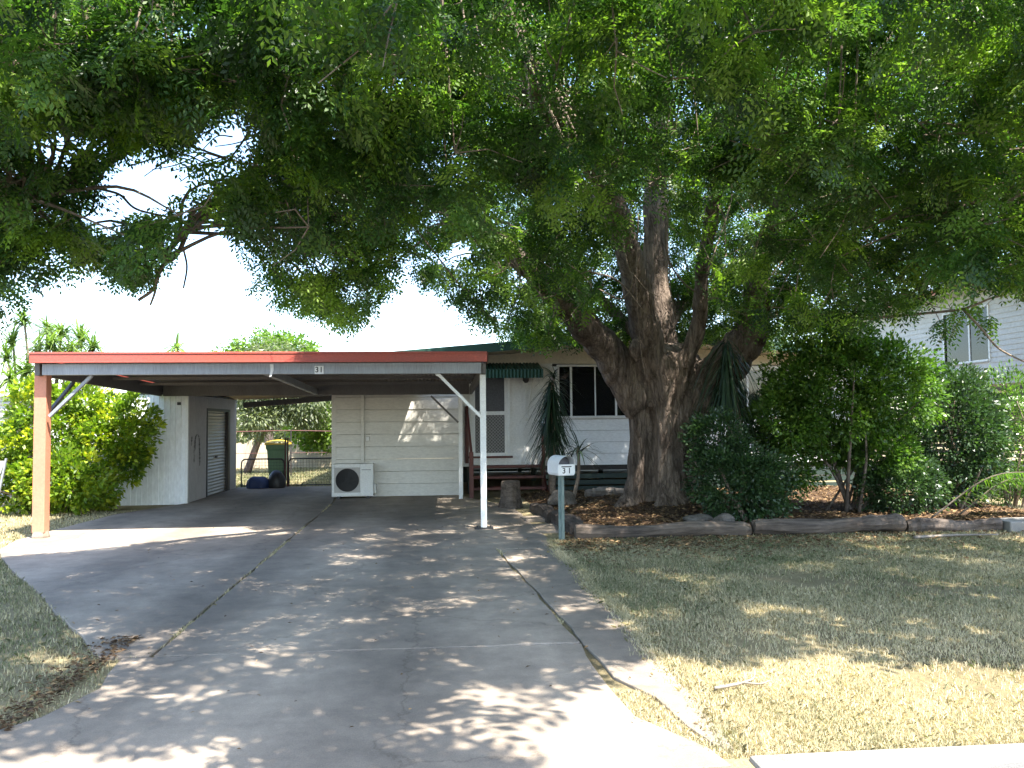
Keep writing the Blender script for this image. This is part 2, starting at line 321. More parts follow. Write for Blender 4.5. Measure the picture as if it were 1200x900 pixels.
# ------------------------------------------------------------------ ground, road, driveway
def sheet(name, x0, x1, y0, y1, z, m, nx=1, ny=1, fn=None):
    b = MB(); b.grid(lambda u, v: (x0 + (x1 - x0) * u, y0 + (y1 - y0) * v, z + (fn(x0 + (x1 - x0) * u, y0 + (y1 - y0) * v) if fn else 0)), nx, ny)
    return tag(b.build(name, m), kind='structure')
sheet('ground', -400, 400, 3.76, 900, 0.0, M['ground'])
sheet('road', -400, 400, -300, 3.86, -0.15, M['asphalt'])
kb = MB(); kb.prism([(3.70, -0.16), (3.715, 0.0), (3.74, 0.025), (3.885, 0.025), (3.90, -0.16)], 1.46, 60, 'x')
tag(kb.build('kerb', M['concrete_pale'], bevel=0.02), kind='structure')
kb = MB(); kb.prism([(3.70, -0.16), (3.715, 0.0), (3.74, 0.025), (3.885, 0.025), (3.90, -0.16)], -60, -3.3, 'x')
tag(kb.build('kerb', M['concrete_pale'], bevel=0.02), kind='structure')
def wob(poly, amp=0.012, step=0.35, seed=1):
    r = np.random.default_rng(seed); out = []
    for i in range(len(poly)):
        a = np.array(poly[i]); b = np.array(poly[(i + 1) % len(poly)]); n = max(1, int(np.linalg.norm(b - a) / step))
        for k in range(n): out.append(tuple(a + (b - a) * k / n + r.normal(0, amp, 2)))
    return out
SL = {
 'left': [(-2.022, 5.985), (-2.36, 5.985), (-2.95, 6.95), (-3.95, 8.5), (-5.02, 10.1), (-5.75, 11.3), (-6.0, 12.3), (-5.9, 15.6), (-5.25, 17.42), (-5.16, 21.7), (-2.33, 21.7), (-2.29, 18.2), (-2.195, 17.2)],
 'mid': [(-2.0, 5.985), (-2.17, 17.2), (-2.25, 18.28), (0.52, 18.28), (0.62, 17.7), (1.05, 16.6), (1.40, 15.4), (1.43, 14.0), (1.50, 10.49), (0.70, 10.49), (1.005, 5.99), (0.99, 5.97)],
 'apron': [(-2.2, 5.972), (-2.10, 5.3), (-2.2, 4.82), (-2.38, 4.6), (-2.75, 4.2), (-3.2, 3.78), (1.35, 3.78), (1.31, 3.98), (1.07, 4.45), (1.0, 5.0), (0.99, 5.94)],
 'strip': [(0.735, 10.46), (1.04, 5.9), (1.08, 5.15), (1.27, 4.75), (1.30, 4.3), (1.35, 4.02), (1.43, 3.99), (1.46, 5.2), (1.48, 7.5), (1.50, 10.46)],
}
for i, (k, p) in enumerate(SL.items()):
    b = MB(); b.prism(wob(p, 0.010, 0.3, i), -0.08, 0.02 if k != 'left' else 0.024)
    tag(b.build('driveway', M['concrete'], bevel=0.006), kind='structure')
def bed_h(x, y):
    e = max(0.0, min((x - 1.75) / 0.5, 1)) * max(0, min((y - 11.25) / 0.4, 1)) * max(0, min((18.8 - y) / .5, 1)) * max(0, min((10.2 - x) / 0.8, 1))
    d = math.hypot(x - 4.05, y - 14.7)
    return e * (0.075 + 0.03 * math.sin(x * 2.3) * math.sin(y * 1.7) + 0.012 * math.sin(x * 9 + y * 4) + 0.14 * math.exp(-(d / 1.15) ** 2)) - 0.02 * (1 - e)
sheet('garden_bed', 1.7, 10.3, 11.2, 18.85, 0.01, M['bed'], 80, 80, bed_h)
def mound(x, y): return bed_h(x, y) + 0.01 if 1.7 < x < 10.3 and 11.2 < y < 18.85 else 0.0

# ------------------------------------------------------------------ the house
BX0, BX1, HX1 = -2.35, 0.50, 9.9          # addition from BX0 to BX1, main house to HX1
APX, APZ, SLP = 4.5, 3.66, 0.0855         # roof apex and slope (top of the barge)
def roof_z(x): return APZ - SLP * abs(x - APX)
house = thing('house', 'low white weatherboard house with green gable roof standing behind the big tree', 'house', (3.8, 18.9, 0))
def board_wall(b, x0, x1, z0, z1, Y, openings, bh=0.273, ystep=0.016):
    """lapped boards facing -y; openings are (xa, xb, za, zb)"""
    z = z0
    while z < z1 - 1e-3:
        za, zb = z, min(z + bh - .007, z1); cuts = sorted({za, zb} | {q for o in openings for q in o[2:4] if za < q < zb})
        for a, c in zip(cuts[:-1], cuts[1:]):
            xs = [(x0, x1)]
            for (xa, xb, oa, ob) in openings:
                if oa < (a + c) / 2 < ob: xs = [s for (p, q) in xs for s in ((p, min(q, xa)), (max(p, xb), q)) if s[1] - s[0] > 1e-4]
            for p, q in xs:
                ya = Y - ystep * (zb - a) / bh; yc = Y - ystep * (zb - c) / bh
                b.add([(p, ya, a), (q, ya, a), (q, yc, c), (p, yc, c), (p, Y + 0.09, a), (q, Y + 0.09, a), (q, Y + 0.09, c), (p, Y + 0.09, c)],
                      [(0, 1, 2, 3), (5, 4, 7, 6), (0, 4, 5, 1), (3, 2, 6, 7), (0, 3, 7, 4), (1, 5, 6, 2)])
        z += bh
# addition under the carport (cream boards)
b = MB(); board_wall(b, BX0, BX1, 0.03, 3.0, 18.3, [])
wl_ = b.build('wall', M['cream_board'], house)
b = MB(); b.box(BX0 - 0.012, BX0 + 0.08, 18.284, 18.40, 0.03, 3.0); b.box(BX1 - 0.08, BX1 + 0.012, 18.284, 18.40, 0.03, 3.0); b.box(BX1 - 0.09, BX1, 18.402, 18.9, 0.03, 3.0)
b.box(BX0, BX0 + 0.09, 18.402, 27.0, 0.03, 2.9)
b.build('corner_board', M['cream_board'], house)
# front wall of the main house
W1 = (2.78, 4.62, 1.76, 2.91); W2 = (6.55, 8.55, 1.73, 2.80); DR = (0.76, 1.55, 0.86, 2.88)
FZ = 0.62
b = MB(); b.box(BX1 + 0.002, DR[0], 18.89, 18.98, FZ, 3.25); b.box(DR[1], 2.62, 18.89, 18.98, FZ, 3.0); b.box(DR[0], DR[1], 18.89, 18.98, FZ, DR[2]); b.box(DR[0], DR[1], 18.89, 18.98, DR[3], 3.25)
b.build('wall', M['white_sheet'], house)
b = MB(); board_wall(b, 2.62, HX1, FZ, 2.92, 18.9, [W1, W2], 0.268); b.build('wall', M['white_board'], house)
b = MB(); b.prism([(BX1 + .003, 3.003), (HX1, 2.925), (HX1, roof_z(HX1) - 0.2), (APX, roof_z(APX) - 0.2), (BX1 + .003, roof_z(BX1) - 0.2)], 18.875, 18.98, 'y')
b.build('gable_wall', M['cream_gable'], house)
b = MB()
b.box(HX1 - 0.1, HX1, 18.99, 27.0, FZ, 2.9); b.box(BX0, HX1, 27.0, 27.1, FZ, 3.0)
b.build('wall', M['white_board'], house)
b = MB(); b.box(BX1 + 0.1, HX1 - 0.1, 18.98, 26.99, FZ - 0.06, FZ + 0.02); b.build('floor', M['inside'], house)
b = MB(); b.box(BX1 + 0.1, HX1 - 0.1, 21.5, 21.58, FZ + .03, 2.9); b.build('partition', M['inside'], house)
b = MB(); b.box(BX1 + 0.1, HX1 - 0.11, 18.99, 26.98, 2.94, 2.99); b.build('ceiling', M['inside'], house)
# corner trim strips and the joints of the sheeted wall
b = MB()
for x in (2.60, 1.97): b.box(x - 0.03, x + 0.03, 18.868, 18.888, FZ + 0.02, 2.93)
b.build('cover_strip', M['white_sheet'], house)
# roof
roof = MB()
for sx, xe in ((-1, BX0 - 0.4), (1, HX1 + 0.45)):
    n = int(abs(xe - APX) / 0.0)if False else 60
    def rf(u, v, xe=xe):
        y = 17.9 + 10.0 * u; x = APX + (xe - APX) * v
        return (x, y, roof_z(x) - 0.01 + 0.012 * math.cos(u * 10.0 / 0.076 * 2 * math.pi / 1.0))
    roof.grid(rf, 900, 1)
ro = roof.build('roof', M['dark_green'], house, fix=False)
b = MB()
for xe in (BX0 - 0.4, HX1 + 0.45):
    b.prism([(APX, APZ), (xe, roof_z(xe)), (xe, roof_z(xe) - 0.2), (APX, APZ - 0.2)], 17.87, 17.898, 'y')
b.build('barge_board', M['dark_green'], house)
b = MB()
for xe in (BX0 - 0.4, HX1 + 0.45):
    b.prism([(APX, APZ - .17), (xe, roof_z(xe) - .17), (xe, roof_z(xe) - 0.19), (APX, APZ - 0.19)], 17.90, 18.87, 'y')
b.build('soffit', M['cream_gable'], house)
b = MB(); b.box(HX1 + 0.45, HX1 + 0.57, 17.9, 27.8, roof_z(HX1 + .45) - 0.14, roof_z(HX1 + .45) - 0.02); b.build('gutter', M['dark_green'], house)
# stumps, bearers and the slatted skirt under the floor
for x in (0.7, 2.6, 4.5, 6.4, 8.3, 9.8):
    for y in (19.0, 22.8, 26.8):
        b = MB(); b.box(x - 0.06, x + 0.06, y - 0.06, y + 0.06, -0.05, FZ - 0.06); b.build('house_stump', M['green_slat'], house)
b = MB(); b.box(2.4, HX1, 18.93, 19.0, 0.50, FZ - .003); b.build('bearer', M['black_metal'], house); b = MB(); b.box(0.6, HX1, 27.0, 27.08, .48, FZ - .003); b.build('bearer', M['black_metal'], house)
for z in (0.02, 0.165, 0.31):
    b = MB(); b.box(2.45, HX1, 18.955, 18.975, z, z + 0.105); b.build('skirt_board', M['green_slat'], house)
for z in (0.02, 0.15, 0.28, 0.40):
    b = MB(); b.box(BX1, HX1, 27.03, 27.055, z, z + 0.085); b.build('skirt_board', M['green_slat'], house)
# front door with its fly screen
dr = MB()
x0, x1, z0, z1 = DR; yf = 18.86
for q in ((x0, x0 + .055, z0, z1), (x1 - .055, x1, z0, z1), (x0 + .056, x1 - .056, z1 - .05, z1), (x0 + .056, x1 - .056, z0, z0 + .07), (x0 + .056, x1 - .056, 1.80, 1.885)):
    dr.box(q[0], q[1], yf, yf + 0.045, q[2], q[3])
door = dr.build('door', M['white_trim'], house)
MB().box(x0 + .056, x1 - .056, yf + .02, yf + .03, 1.886, z1 - .051).build('fly_screen', M['screen'], door)
MB().box(x0 + .056, x1 - .056, yf + .025, yf + .035, z0 + .071, 1.799).build('door_panel', M['screen_low'], door)
b = MB(); zA, zB = z0 + .071, 1.799; xa, xb = x0 + .057, x1 - .057
for s in (-1, 1):
    for k in np.arange(-1.2, 1.2, 0.075):
        seg = []
        for t in np.linspace(0, 1, 80):
            z = zA + (zB - zA) * t; x = (xa + xb) / 2 + k + s * (t - .5) * (zB - zA)
            if xa < x < xb: seg.append((x, yf + .015 + .004 * s, z))
        if len(seg) > 2: b.bar(seg[0], seg[-1], 0.012, 0.006, (0, 1, 0))
b.build('lattice', M['lattice'], door)
MB().tube([(x0 + .1, yf - .03, 1.84), (x0 + .1, yf, 1.84)], 0.025, 10).build('handle', M['black_metal'], door)
b = MB(); b.box(x0 - .1, x1 + .12, yf - 0.10, yf + .02, z0 - .045, z0 - 0.004); b.build('door_sill', M['red_brown'], house)
b = MB(); b.box(x0 - .07, x0 - .003, 18.84, 18.888, z0, z1 + .07); b.box(x1 + .003, x1 + .07, 18.84, 18.888, z0, z1 + .07); b.box(x0 - .003, x1 + .003, 18.84, 18.888, z1 + .003, z1 + .07); b.build('door_frame', M['white_trim'], house)
# awning over the door
def aw(u, v):
    x = 0.62 + 1.68 * u; y = 18.05 + 0.80 * v; return (x, y, 2.80 + 0.20 * v + 0.012 * math.cos(u * 1.68 / 0.078 * 2 * math.pi))
b = MB(); b.grid(aw, 260, 3)
def aw2(u, v):
    x = 0.62 + 1.68 * u; return (x, 18.05 + 0.012 * math.cos(u * 1.68 / 0.078 * 2 * math.pi), 2.61 + 0.195 * v)
b.grid(aw2, 260, 1)
awn = b.build('awning', M['green_awning'], house, fix=False)
b = MB()
for x in (0.64, 2.28): b = MB(); b.bar((x, 18.87, 2.55), (x, 18.07, 2.77), 0.025); b.bar((x, 18.87, 2.93), (x, 18.07, 2.785), 0.025); b.build('bracket', M['white_trim'], awn)
# windows
def window(W, bars, cur):
    x0, x1, z0, z1 = W; b = MB(); y = 18.86
    b.box(x0 - .05, x0, y, y + .12, z0 - .05, z1 + .05); b.box(x1, x1 + .05, y, y + .12, z0 - .05, z1 + .05); b.box(x0, x1, y, y + .12, z1, z1 + .05); b.box(x0, x1, y - .03, y + .12, z0 - .05, z0)
    for (bx, w) in bars: b.box(bx - w / 2, bx + w / 2, y + .03, y + .07, z0 + .001, z1 - .001)
    w = b.build('window', M['white_trim'], house, bevel=0.004)
    MB().box(x0 + .002, x1 - .002, y + .055, y + .06, z0 + .003, z1 - .003).build('pane', M['glass'], w)
    for (a, c) in cur:
        MB().grid(lambda u, v: (a + (c - a) * u, 19.08 + 0.03 * math.sin(u * (c - a) * 60), z0 - .05 + (z1 - z0 + .1) * v), 40, 1).build('curtain', M['curtain'], w, fix=False)
window(W1, [(3.06, .05), (3.63, .03), (4.12, .045)], [(2.75, 2.98), (4.3, 4.7)])
window(W2, [(7.30, .05), (7.9, .03)], [(6.5, 6.9), (8.2, 8.6)])
# wall lamp, conduit, hose tap, switch box
lm = MB(); lm.tube([(1.99, 18.888, 2.66), (1.99, 18.80, 2.69), (1.99, 18.78, 2.66)], .015, 8); lm.lathe([(0.02, 0), (0.075, -.05), (0.07, -.12), (0.03, -.17)], (1.99, 18.77, 2.70), 12)
lm.build('wall_lamp', M['black_metal'], house, smooth=True)
b = MB(); pts = spline([(2.16, 18.86, 2.7), (2.10, 18.85, 2.2), (2.04, 18.85, 1.85), (2.07, 18.84, 1.72), (2.02, 18.84, 1.68)]); b.tube(pts, 0.012, 6); b.box(1.98, 2.06, 18.84, 18.886, 1.66, 1.72)
b.build('bell_cord', M['cream_board'], house)
p = at(425, 470, 18.28); MB().box(p[0] - .035, p[0] + .035, 18.225, 18.284, .76, 2.6).build('conduit', M['cream_board'], house, bevel=.004)
p = at(431, 514, 18.28); MB().box(p[0] - .035, p[0] + .035, 18.235, 18.284, p[2] - .045, p[2] + .045).build('switch_box', M['white_trim'], house, bevel=.006)

# front steps
st = thing('front_steps', 'red brown timber steps with rails leading up to the front door', 'steps', (1.45, 18.3, 0))
for i, (y, z) in enumerate(((18.55, 0.66), (18.22, 0.44), (17.92, 0.22))):
    MB().box(0.72, 2.3, y - 0.17, y + 0.15, z - 0.05, z).build('tread', M['red_brown'], st, bevel=.006)
for x in (0.69, 2.33):
    MB().prism([(17.6, 0.0), (17.78, 0.0), (18.85, .72), (18.85, .5), (17.75, -.02)][:4], x - .025, x + .025, 'x').build('stringer', M['red_brown'], st)
for x in (0.62, ):
    b = MB(); b.bar((x, 18.84, 1.95), (x + .05, 17.55, 0.95), 0.05, 0.16); b.bar((x + .05, 17.55, 0.0), (x + .05, 17.55, 1.0), 0.09); b.bar((x, 18.84, .7), (x, 18.84, 2.0), 0.08)
    b.build('handrail', M['red_brown'], st, bevel=.006)
b = MB(); b.bar((2.38, 18.8, 1.55), (2.38, 17.65, .85), 0.05, 0.10); b.bar((2.38, 17.65, 0), (2.38, 17.65, .9), .08); b.bar((2.38, 18.8, .05), (2.38, 18.8, 1.6), .08)
b.build('handrail', M['red_brown'], st, bevel=.006)

# ------------------------------------------------------------------ air conditioner
ac = thing('air_conditioner', 'white outdoor air conditioner unit with round black fan against the boarded wall', 'air conditioner', (-1.88, 18.1, 0.02))
x0, x1, y0, y1, z0, z1 = -2.31, -1.43, 17.93, 18.22, 0.07, 0.765
# casing with a square recess for the fan
b = MB(); fx0, fx1, fz0, fz1 = x0 + .05, x0 + .60, z0 + .08, z1 - .08
b.box(x0, x1, y0 + .12, y1, z0, z1)
b.box(x0, fx0, y0, y0 + .119, z0, z1); b.box(fx1, x1, y0, y0 + .119, z0, z1); b.box(fx0, fx1, y0, y0 + .119, z0, fz0); b.box(fx0, fx1, y0, y0 + .119, fz1, z1)
b.build('casing', M['ac_white'], ac, bevel=.01)
cx, cz = (fx0 + fx1) / 2, (fz0 + fz1) / 2
b = MB(); N = 48; rr = 0.248; sq = (fx1 - fx0) / 2
vs = []; 
for k in range(N):
    th = 2 * math.pi * k / N; c, s = math.cos(th), math.sin(th); m_ = 1 / max(abs(c), abs(s)); vs.append((cx + rr * c, y0 + .012, cz + rr * s)); vs.append((cx + sq * m_ * c, y0 + .012, cz + min(sq, (fz1 - fz0) / 2) * m_ * s))
b.add(vs, [(2 * k, 2 * k + 1, (2 * k + 3) % (2 * N), (2 * k + 2) % (2 * N)) for k in range(N)])
b.build('fan_surround', M['ac_panel'], ac)
b = MB()
for r in np.linspace(0.04, 0.245, 9): b.tube([(cx + r * math.cos(t), y0 + .008, cz + r * math.sin(t)) for t in np.linspace(0, 2 * math.pi, 33)], .0035, 4, False)
for k in range(12): t = k * math.pi / 6; b.bar((cx, y0 + .01, cz), (cx + .248 * math.cos(t), y0 + .01, cz + .248 * math.sin(t)), .006)
b.build('fan_grille', M['black'], ac)
b = MB(); b.tube([(cx, y0 + .05, cz), (cx, y0 + .11, cz)], .06, 16)
for k in range(3):
    t0 = k * 2 * math.pi / 3
    b.grid(lambda u, v: (cx + (.05 + .18 * v) * math.cos(t0 + u * 1.5), y0 + .06 + .04 * u, cz + (.05 + .18 * v) * math.sin(t0 + u * 1.5)), 8, 4)
b.build('fan', M['black'], ac, fix=False)
MB().box(fx0 + .001, fx1 - .001, y0 + .112, y0 + .1185, fz0 + .001, fz1 - .001).build('coil', M['black'], ac)
MB().box(fx1 + .03, x1 - .05, y0 - .003, y0 + .002, z1 - .135, z1 - .125).build('badge', M['ink'], ac)
for x in (x0 + .1, x1 - .15): MB().box(x, x + .07, y0 + .02, y1 - .02, 0.018, z0 + .002).build('foot', M['black'], ac)
MB().box(x1 + .001, x1 + .05, y0 + .1, y1 - .03, z0 + .05, z0 + .25).build('valve_cover', M['ac_white'], ac, bevel=.008)

# ------------------------------------------------------------------ carport
cp = thing('carport', 'flat carport with red fascia, one orange post and grey steel beams', 'carport', (-2.5, 15, 0))
LX, RX = -5.76, 0.66
def beam(name, x0, x1, y0, y1, za, zb, h, m, bevel=.006):
    """beam whose underside runs from za at y0 to zb at y1"""
    b = MB(); b.add([(x0, y0, za), (x1, y0, za), (x1, y1, zb), (x0, y1, zb), (x0, y0, za + h), (x1, y0, za + h), (x1, y1, zb + h), (x0, y1, zb + h)],
                    [(0, 3, 2, 1), (4, 5, 6, 7), (0, 1, 5, 4), (1, 2, 6, 5), (2, 3, 7, 6), (3, 0, 4, 7)])
    return b.build(name, m, cp, bevel=bevel)
beam('front_beam', LX + .08, RX - .03, 12.28, 12.37, 2.365, 2.365, 0.165, M['galv'])
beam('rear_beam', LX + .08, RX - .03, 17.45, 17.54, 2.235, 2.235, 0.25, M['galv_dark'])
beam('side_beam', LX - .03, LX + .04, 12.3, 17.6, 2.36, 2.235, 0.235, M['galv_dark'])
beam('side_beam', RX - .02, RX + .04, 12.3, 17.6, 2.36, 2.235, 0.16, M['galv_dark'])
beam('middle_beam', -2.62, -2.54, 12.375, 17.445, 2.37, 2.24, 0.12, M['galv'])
for y in (13.6, 14.9, 16.2): z = 2.365 - (y - 12.3) * .0245; beam('purlin', LX + .05, RX - .03, y, y + .05, z + .13, z + .13, .05, M['galv_dark'], 0)
b = MB(); b.box(LX - .06, RX + .05, 12.20, 12.225, 2.535, 2.69); b.box(LX - .06, RX + .05, 12.19, 12.20, 2.66, 2.685); b.box(LX - .06, RX + .05, 12.19, 12.20, 2.535, 2.555)
b.build('fascia', M['red_fascia'], cp, bevel=.003)
for xs in ((LX - .06, LX - .036), (RX + .05 - .002, RX + .072)):
    b = MB(); b.add([(xs[0], 12.226, 2.54), (xs[1], 12.226, 2.54), (xs[1], 17.7, 2.42), (xs[0], 17.7, 2.42), (xs[0], 12.226, 2.685), (xs[1], 12.226, 2.685), (xs[1], 17.7, 2.56), (xs[0], 17.7, 2.56)],
        [(0, 3, 2, 1), (4, 5, 6, 7), (0, 1, 5, 4), (1, 2, 6, 5), (2, 3, 7, 6), (3, 0, 4, 7)]); b.build('side_fascia', M['red_fascia'] if xs[0] < 0 else M['red_brown'], cp)
def rs(xa, xb, ya, yb):
    def f(u, v):
        x = xa + (xb - xa) * u; y = ya + (yb - ya) * v; return (x, y, 2.625 - (y - 12.25) * .0235 + 0.011 * math.cos(x / 0.076 * 2 * math.pi))
    b = MB(); b.grid(f, int((xb - xa) / .0127), 1); return b
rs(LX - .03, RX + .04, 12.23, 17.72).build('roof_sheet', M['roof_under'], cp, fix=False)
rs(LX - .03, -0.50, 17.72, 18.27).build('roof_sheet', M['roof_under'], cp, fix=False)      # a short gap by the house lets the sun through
b = MB(); b.box(LX - .085, LX + .085, 12.41, 12.58, 0.10, 2.53); b.build('post', M['orange_post'], cp, bevel=.008)
b = MB(); b.lathe([(.11, -.05), (.115, .05), (.095, .12)], (LX, 12.495, 0), 14, lambda t, z: 1 + .08 * math.sin(5 * t)); b.build('post_footing', M['concrete'], cp)
b = MB(); b.box(RX - .045, RX + .045, 12.45, 12.54, 0.03, 2.36); b.build('post', M['white_trim'], cp, bevel=.006)
b = MB(); b.box(RX - .14, RX + .14, 12.40, 12.60, 0.02, 0.045)
for sx in (-.1, .1): b.tube([(RX + sx, 12.43, .02), (RX + sx, 12.43, .075)], .012, 8)
b.build('base_plate', M['black_metal'], cp)
b = MB(); b.box(.44 - .04, .44 + .04, 17.46, 17.53, 0.02, 2.235); b.build('post', M['white_trim'], cp, bevel=.005)
p, q = at(108, 440, 12.40), at(58, 488, 12.42); b = MB(); b.bar(p, q, .05, .045); b.build('brace', M['galv'], cp, bevel=.004)
p, q = at(513, 438, 12.40), at(563, 488, 12.43); b = MB(); b.bar(p, q, .045); b.tube([p + (0, -.03, 0), p + (0, .02, 0)], .04, 8); b.build('brace', M['white_trim'], cp, bevel=.004)
b = MB(); b.bar((LX, 13.5, 2.33), (LX, 12.55, 1.75), .045); b.build('brace', M['galv_dark'], cp)
p, q = at(505, 464, 17.44), at(537, 495, 17.46); b = MB(); b.bar(p, q, .04); b.build('brace', M['galv_dark'], cp)
# pale drip on the beam, then the house number plate
p = at(318, 434, 12.275); b = MB(); b.add([p + (-.02, 0, .09), p + (.03, 0, .09), p + (.035, 0, .0), p + (.0, 0, -.09), p + (-.03, 0, -.10), p + (-.012, 0, -.01)], [(0, 1, 2, 3, 4, 5)]); b.build('paint_drip', M['plate'], cp)
def text(s, size, mtl, parent, loc, rz=0.0, name='number', ext=.0015):
    cu = bpy.data.curves.new(name, 'FONT'); cu.body = s; cu.size = size; cu.extrude = ext; cu.align_x = 'CENTER'; cu.align_y = 'CENTER'; cu.offset = size * .012
    t = bpy.data.objects.new('t', cu); COL.objects.link(t); dg = bpy.context.evaluated_depsgraph_get(); me = bpy.data.meshes.new_from_object(t.evaluated_get(dg)); bpy.data.objects.remove(t)
    me.transform(Matrix.Translation(loc) @ Matrix.Rotation(rz, 4, 'Z') @ Matrix.Rotation(R_(90), 4, 'X'))
    me.materials.clear()
    return link(name, me, mtl, parent)
p = at(374, 433.5, 12.275); b = MB(); b.box(p[0] - .065, p[0] + .065, 12.268, 12.277, p[2] - .06, p[2] + .06); np_ = b.build('number_plate', M['plate'], cp)
text('3', .115, M['ink'], np_, (p[0] - .032, 12.266, p[2])); text('1', .115, M['ink'], np_, (p[0] + .03, 12.266, p[2]))

# roof link between shed and house, further back
lk = thing('lean_to_roof', 'low roof bridging the gap between grey shed and house', 'roof', (-3.7, 19.6, 2.3))
MB().bar((-5.0, 21.5, 2.13), (-2.40, 21.5, 2.33), .08, .14).build('beam', M['galv_dark'], lk)
def lr(u, v):
    x = -5.8 + 3.42 * u; return (x, 17.60 + 4.0 * v, 2.46 - .20 * v + .09 * u * v + 0.01 * math.cos(x / .076 * 2 * math.pi))
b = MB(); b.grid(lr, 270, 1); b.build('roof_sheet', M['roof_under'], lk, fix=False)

# ------------------------------------------------------------------ grey shed
sh = thing('garage_shed', 'grey steel shed with white front and roller door beside the driveway', 'shed', (-6.7, 19.5, 0))
SX0, SX1, SY0, SY1 = -8.2, -5.2, 17.5, 21.6
b = MB()
def rib(t, p=.11): 
    f = (t / p) % 1.0; return 0.012 if f < .12 else (0.012 * (1 - (f - .12) / .05) if f < .17 else (0.012 * (f - .95) / .05 if f > .95 else 0))
xs = np.unique(np.round(np.concatenate([np.arange(SX0, SX1, .11) + d for d in (0, .0132, .0187, .1045)]), 4)); xs = xs[(xs >= SX0) & (xs <= SX1 - .03)]
b.grid(lambda u, v: (xs[int(round(u * (len(xs) - 1)))], SY0 - rib(xs[int(round(u * (len(xs) - 1)))] - SX0), 2.27 * v), len(xs) - 1, 1)
b.build('front_wall', M['shed_white'], sh, fix=False)
def side(b, ya, yb, z0, z1):
    ys = np.arange(ya, yb + 1e-6, .02); b.grid(lambda u, v: (SX1 + .006 * math.cos(ys[min(len(ys) - 1, int(round(u * (len(ys) - 1))))] / .08 * 2 * math.pi), ys[int(round(u * (len(ys) - 1)))], z0 + (z1 - z0) * v), len(ys) - 1, 1)
RY0, RY1, RZ = 18.95, 20.75, 1.95
b = MB(); side(b, SY0 + .02, RY0, 0, 2.27); side(b, RY0, RY1, RZ, 2.27); side(b, RY1, SY1, 0, 2.27); b.build('side_wall', M['shed_grey'], sh, fix=False)
b = MB(); b.box(SX0, SX1 - .01, SY1, SY1 + .04, 0, 2.27); b.box(SX0 - .04, SX0, SY0, SY1, 0, 2.27); b.build('rear_wall', M['shed_grey'], sh)
b = MB(); b.box(SX1 - .035, SX1 + .02, SY0 - .022, SY0 + .04, 0, 2.28); b.build('corner_trim', M['white_trim'], sh, bevel=.003)
b = MB(); b.grid(lambda u, v: (SX0 - .1 + 3.15 * u, SY0 - .05 + 4.25 * v, 2.30 + .012 * math.cos(u * 3.15 / .076 * 2 * math.pi)), 240, 1); b.build('roof', M['galv'], sh, fix=False)
b = MB(); b.grid(lambda u, v: (SX1 - .06 + .012 * math.sin(v * RZ / .075 * 2 * math.pi), RY0 + (RY1 - RY0) * u, .02 + (RZ - .02) * v), 1, 220)
rd = b.build('roller_door', M['roller'], sh, fix=False)
MB().box(SX1 - .045, SX1 - .02, 19.8, 19.93, .86, .91).build('handle', M['black_metal'], rd)
b = MB(); b.box(SX1 - .05, SX1 + .02, RY0 - .05, RY0, 0, RZ + .06); b.box(SX1 - .05, SX1 + .02, RY1, RY1 + .16, 0, RZ + .06); b.box(SX1 - .05, SX1 + .018, RY0, RY1, RZ, RZ + .06)
b.build('door_frame', M['black_metal'], sh)
pb = at(210, 473, 17.48); MB().box(pb[0] - .035, pb[0] + .035, 17.46, 17.487, pb[2] - .03, pb[2] + .03).build('sensor_box', M['black'], sh)
# smudged arch of old paint on the side wall
m_, n_, l_, b_ = mat('faint_smear'); t_ = noise(n_, l_, 7, 6, .7, (1, 1, .5), 'World'); r_ = ramp(n_, [(.4, (0, 0, 0)), (.6, (.85, .85, .85))]); l_.new(t_.outputs[0], r_.inputs[0]); l_.new(r_.outputs[0], b_.inputs['Alpha']); b_.inputs['Base Color'].default_value = (.05, .05, .05, 1); b_.inputs['Roughness'].default_value = .9
for path, w in (([(17.95, .80), (18.0, 1.25), (18.12, 1.42), (18.28, 1.38), (18.36, 1.05), (18.36, .75)], .055), ([(17.75, 1.2), (17.8, 1.4)], .05), ([(18.02, 1.3), (18.05, 1.1)], .05)):
    b = MB(); q = spline([(0, a, c) for a, c in path], 8); n = len(q)
    for i in range(n - 1):
        wi = w * (0.5 + .5 * math.sin(i * 1.3) ** 2); b.add([(SX1 + .0085, q[i][1] - wi, q[i][2]), (SX1 + .0085, q[i][1] + wi, q[i][2]), (SX1 + .0085, q[i + 1][1] + wi, q[i + 1][2] + .002), (SX1 + .0085, q[i + 1][1] - wi, q[i + 1][2] + .002)], [(0, 1, 2, 3)])
    b.build('smear', m_, sh, fix=False)


# ------------------------------------------------------------------ behind the gap: gate, bin, bundle, fences
gt = thing('mesh_gate', 'low black wire mesh double gate with thin posts between shed and house', 'gate', (-3.9, 21.75, 0))
gy = 21.75
for (xa, xb) in ((-5.1, -4.02), (-3.9, -2.45)):
    b = MB(); pts = [(xa, gy, .03), (xa, gy, .62), (xa + .06, gy, .72), (xa + .14, gy, .74), (xb - .14, gy, .74), (xb - .06, gy, .72), (xb, gy, .62), (xb, gy, .03)]
    b.tube(spline(pts, 4), .018, 8); b.tube([(xa, gy, .06), (xb, gy, .06)], .014, 8); fr = b.build('gate_leaf', M['black_metal'], gt)
    b = MB()
    for x in np.arange(xa + .07, xb, .075): b.tube([(x, gy, .05), (x, gy, .735)], .0028, 4)
    for z in np.arange(.12, .72, .075): b.tube([(xa, gy, z), (xb, gy, z)], .0028, 4)
    b.build('mesh', M['black_metal'], fr)
for x in (-3.99, -3.93): MB().box(x - .018, x + .018, gy - .02, gy + .02, 0, 1.28).build('post', M['red_brown'], gt)
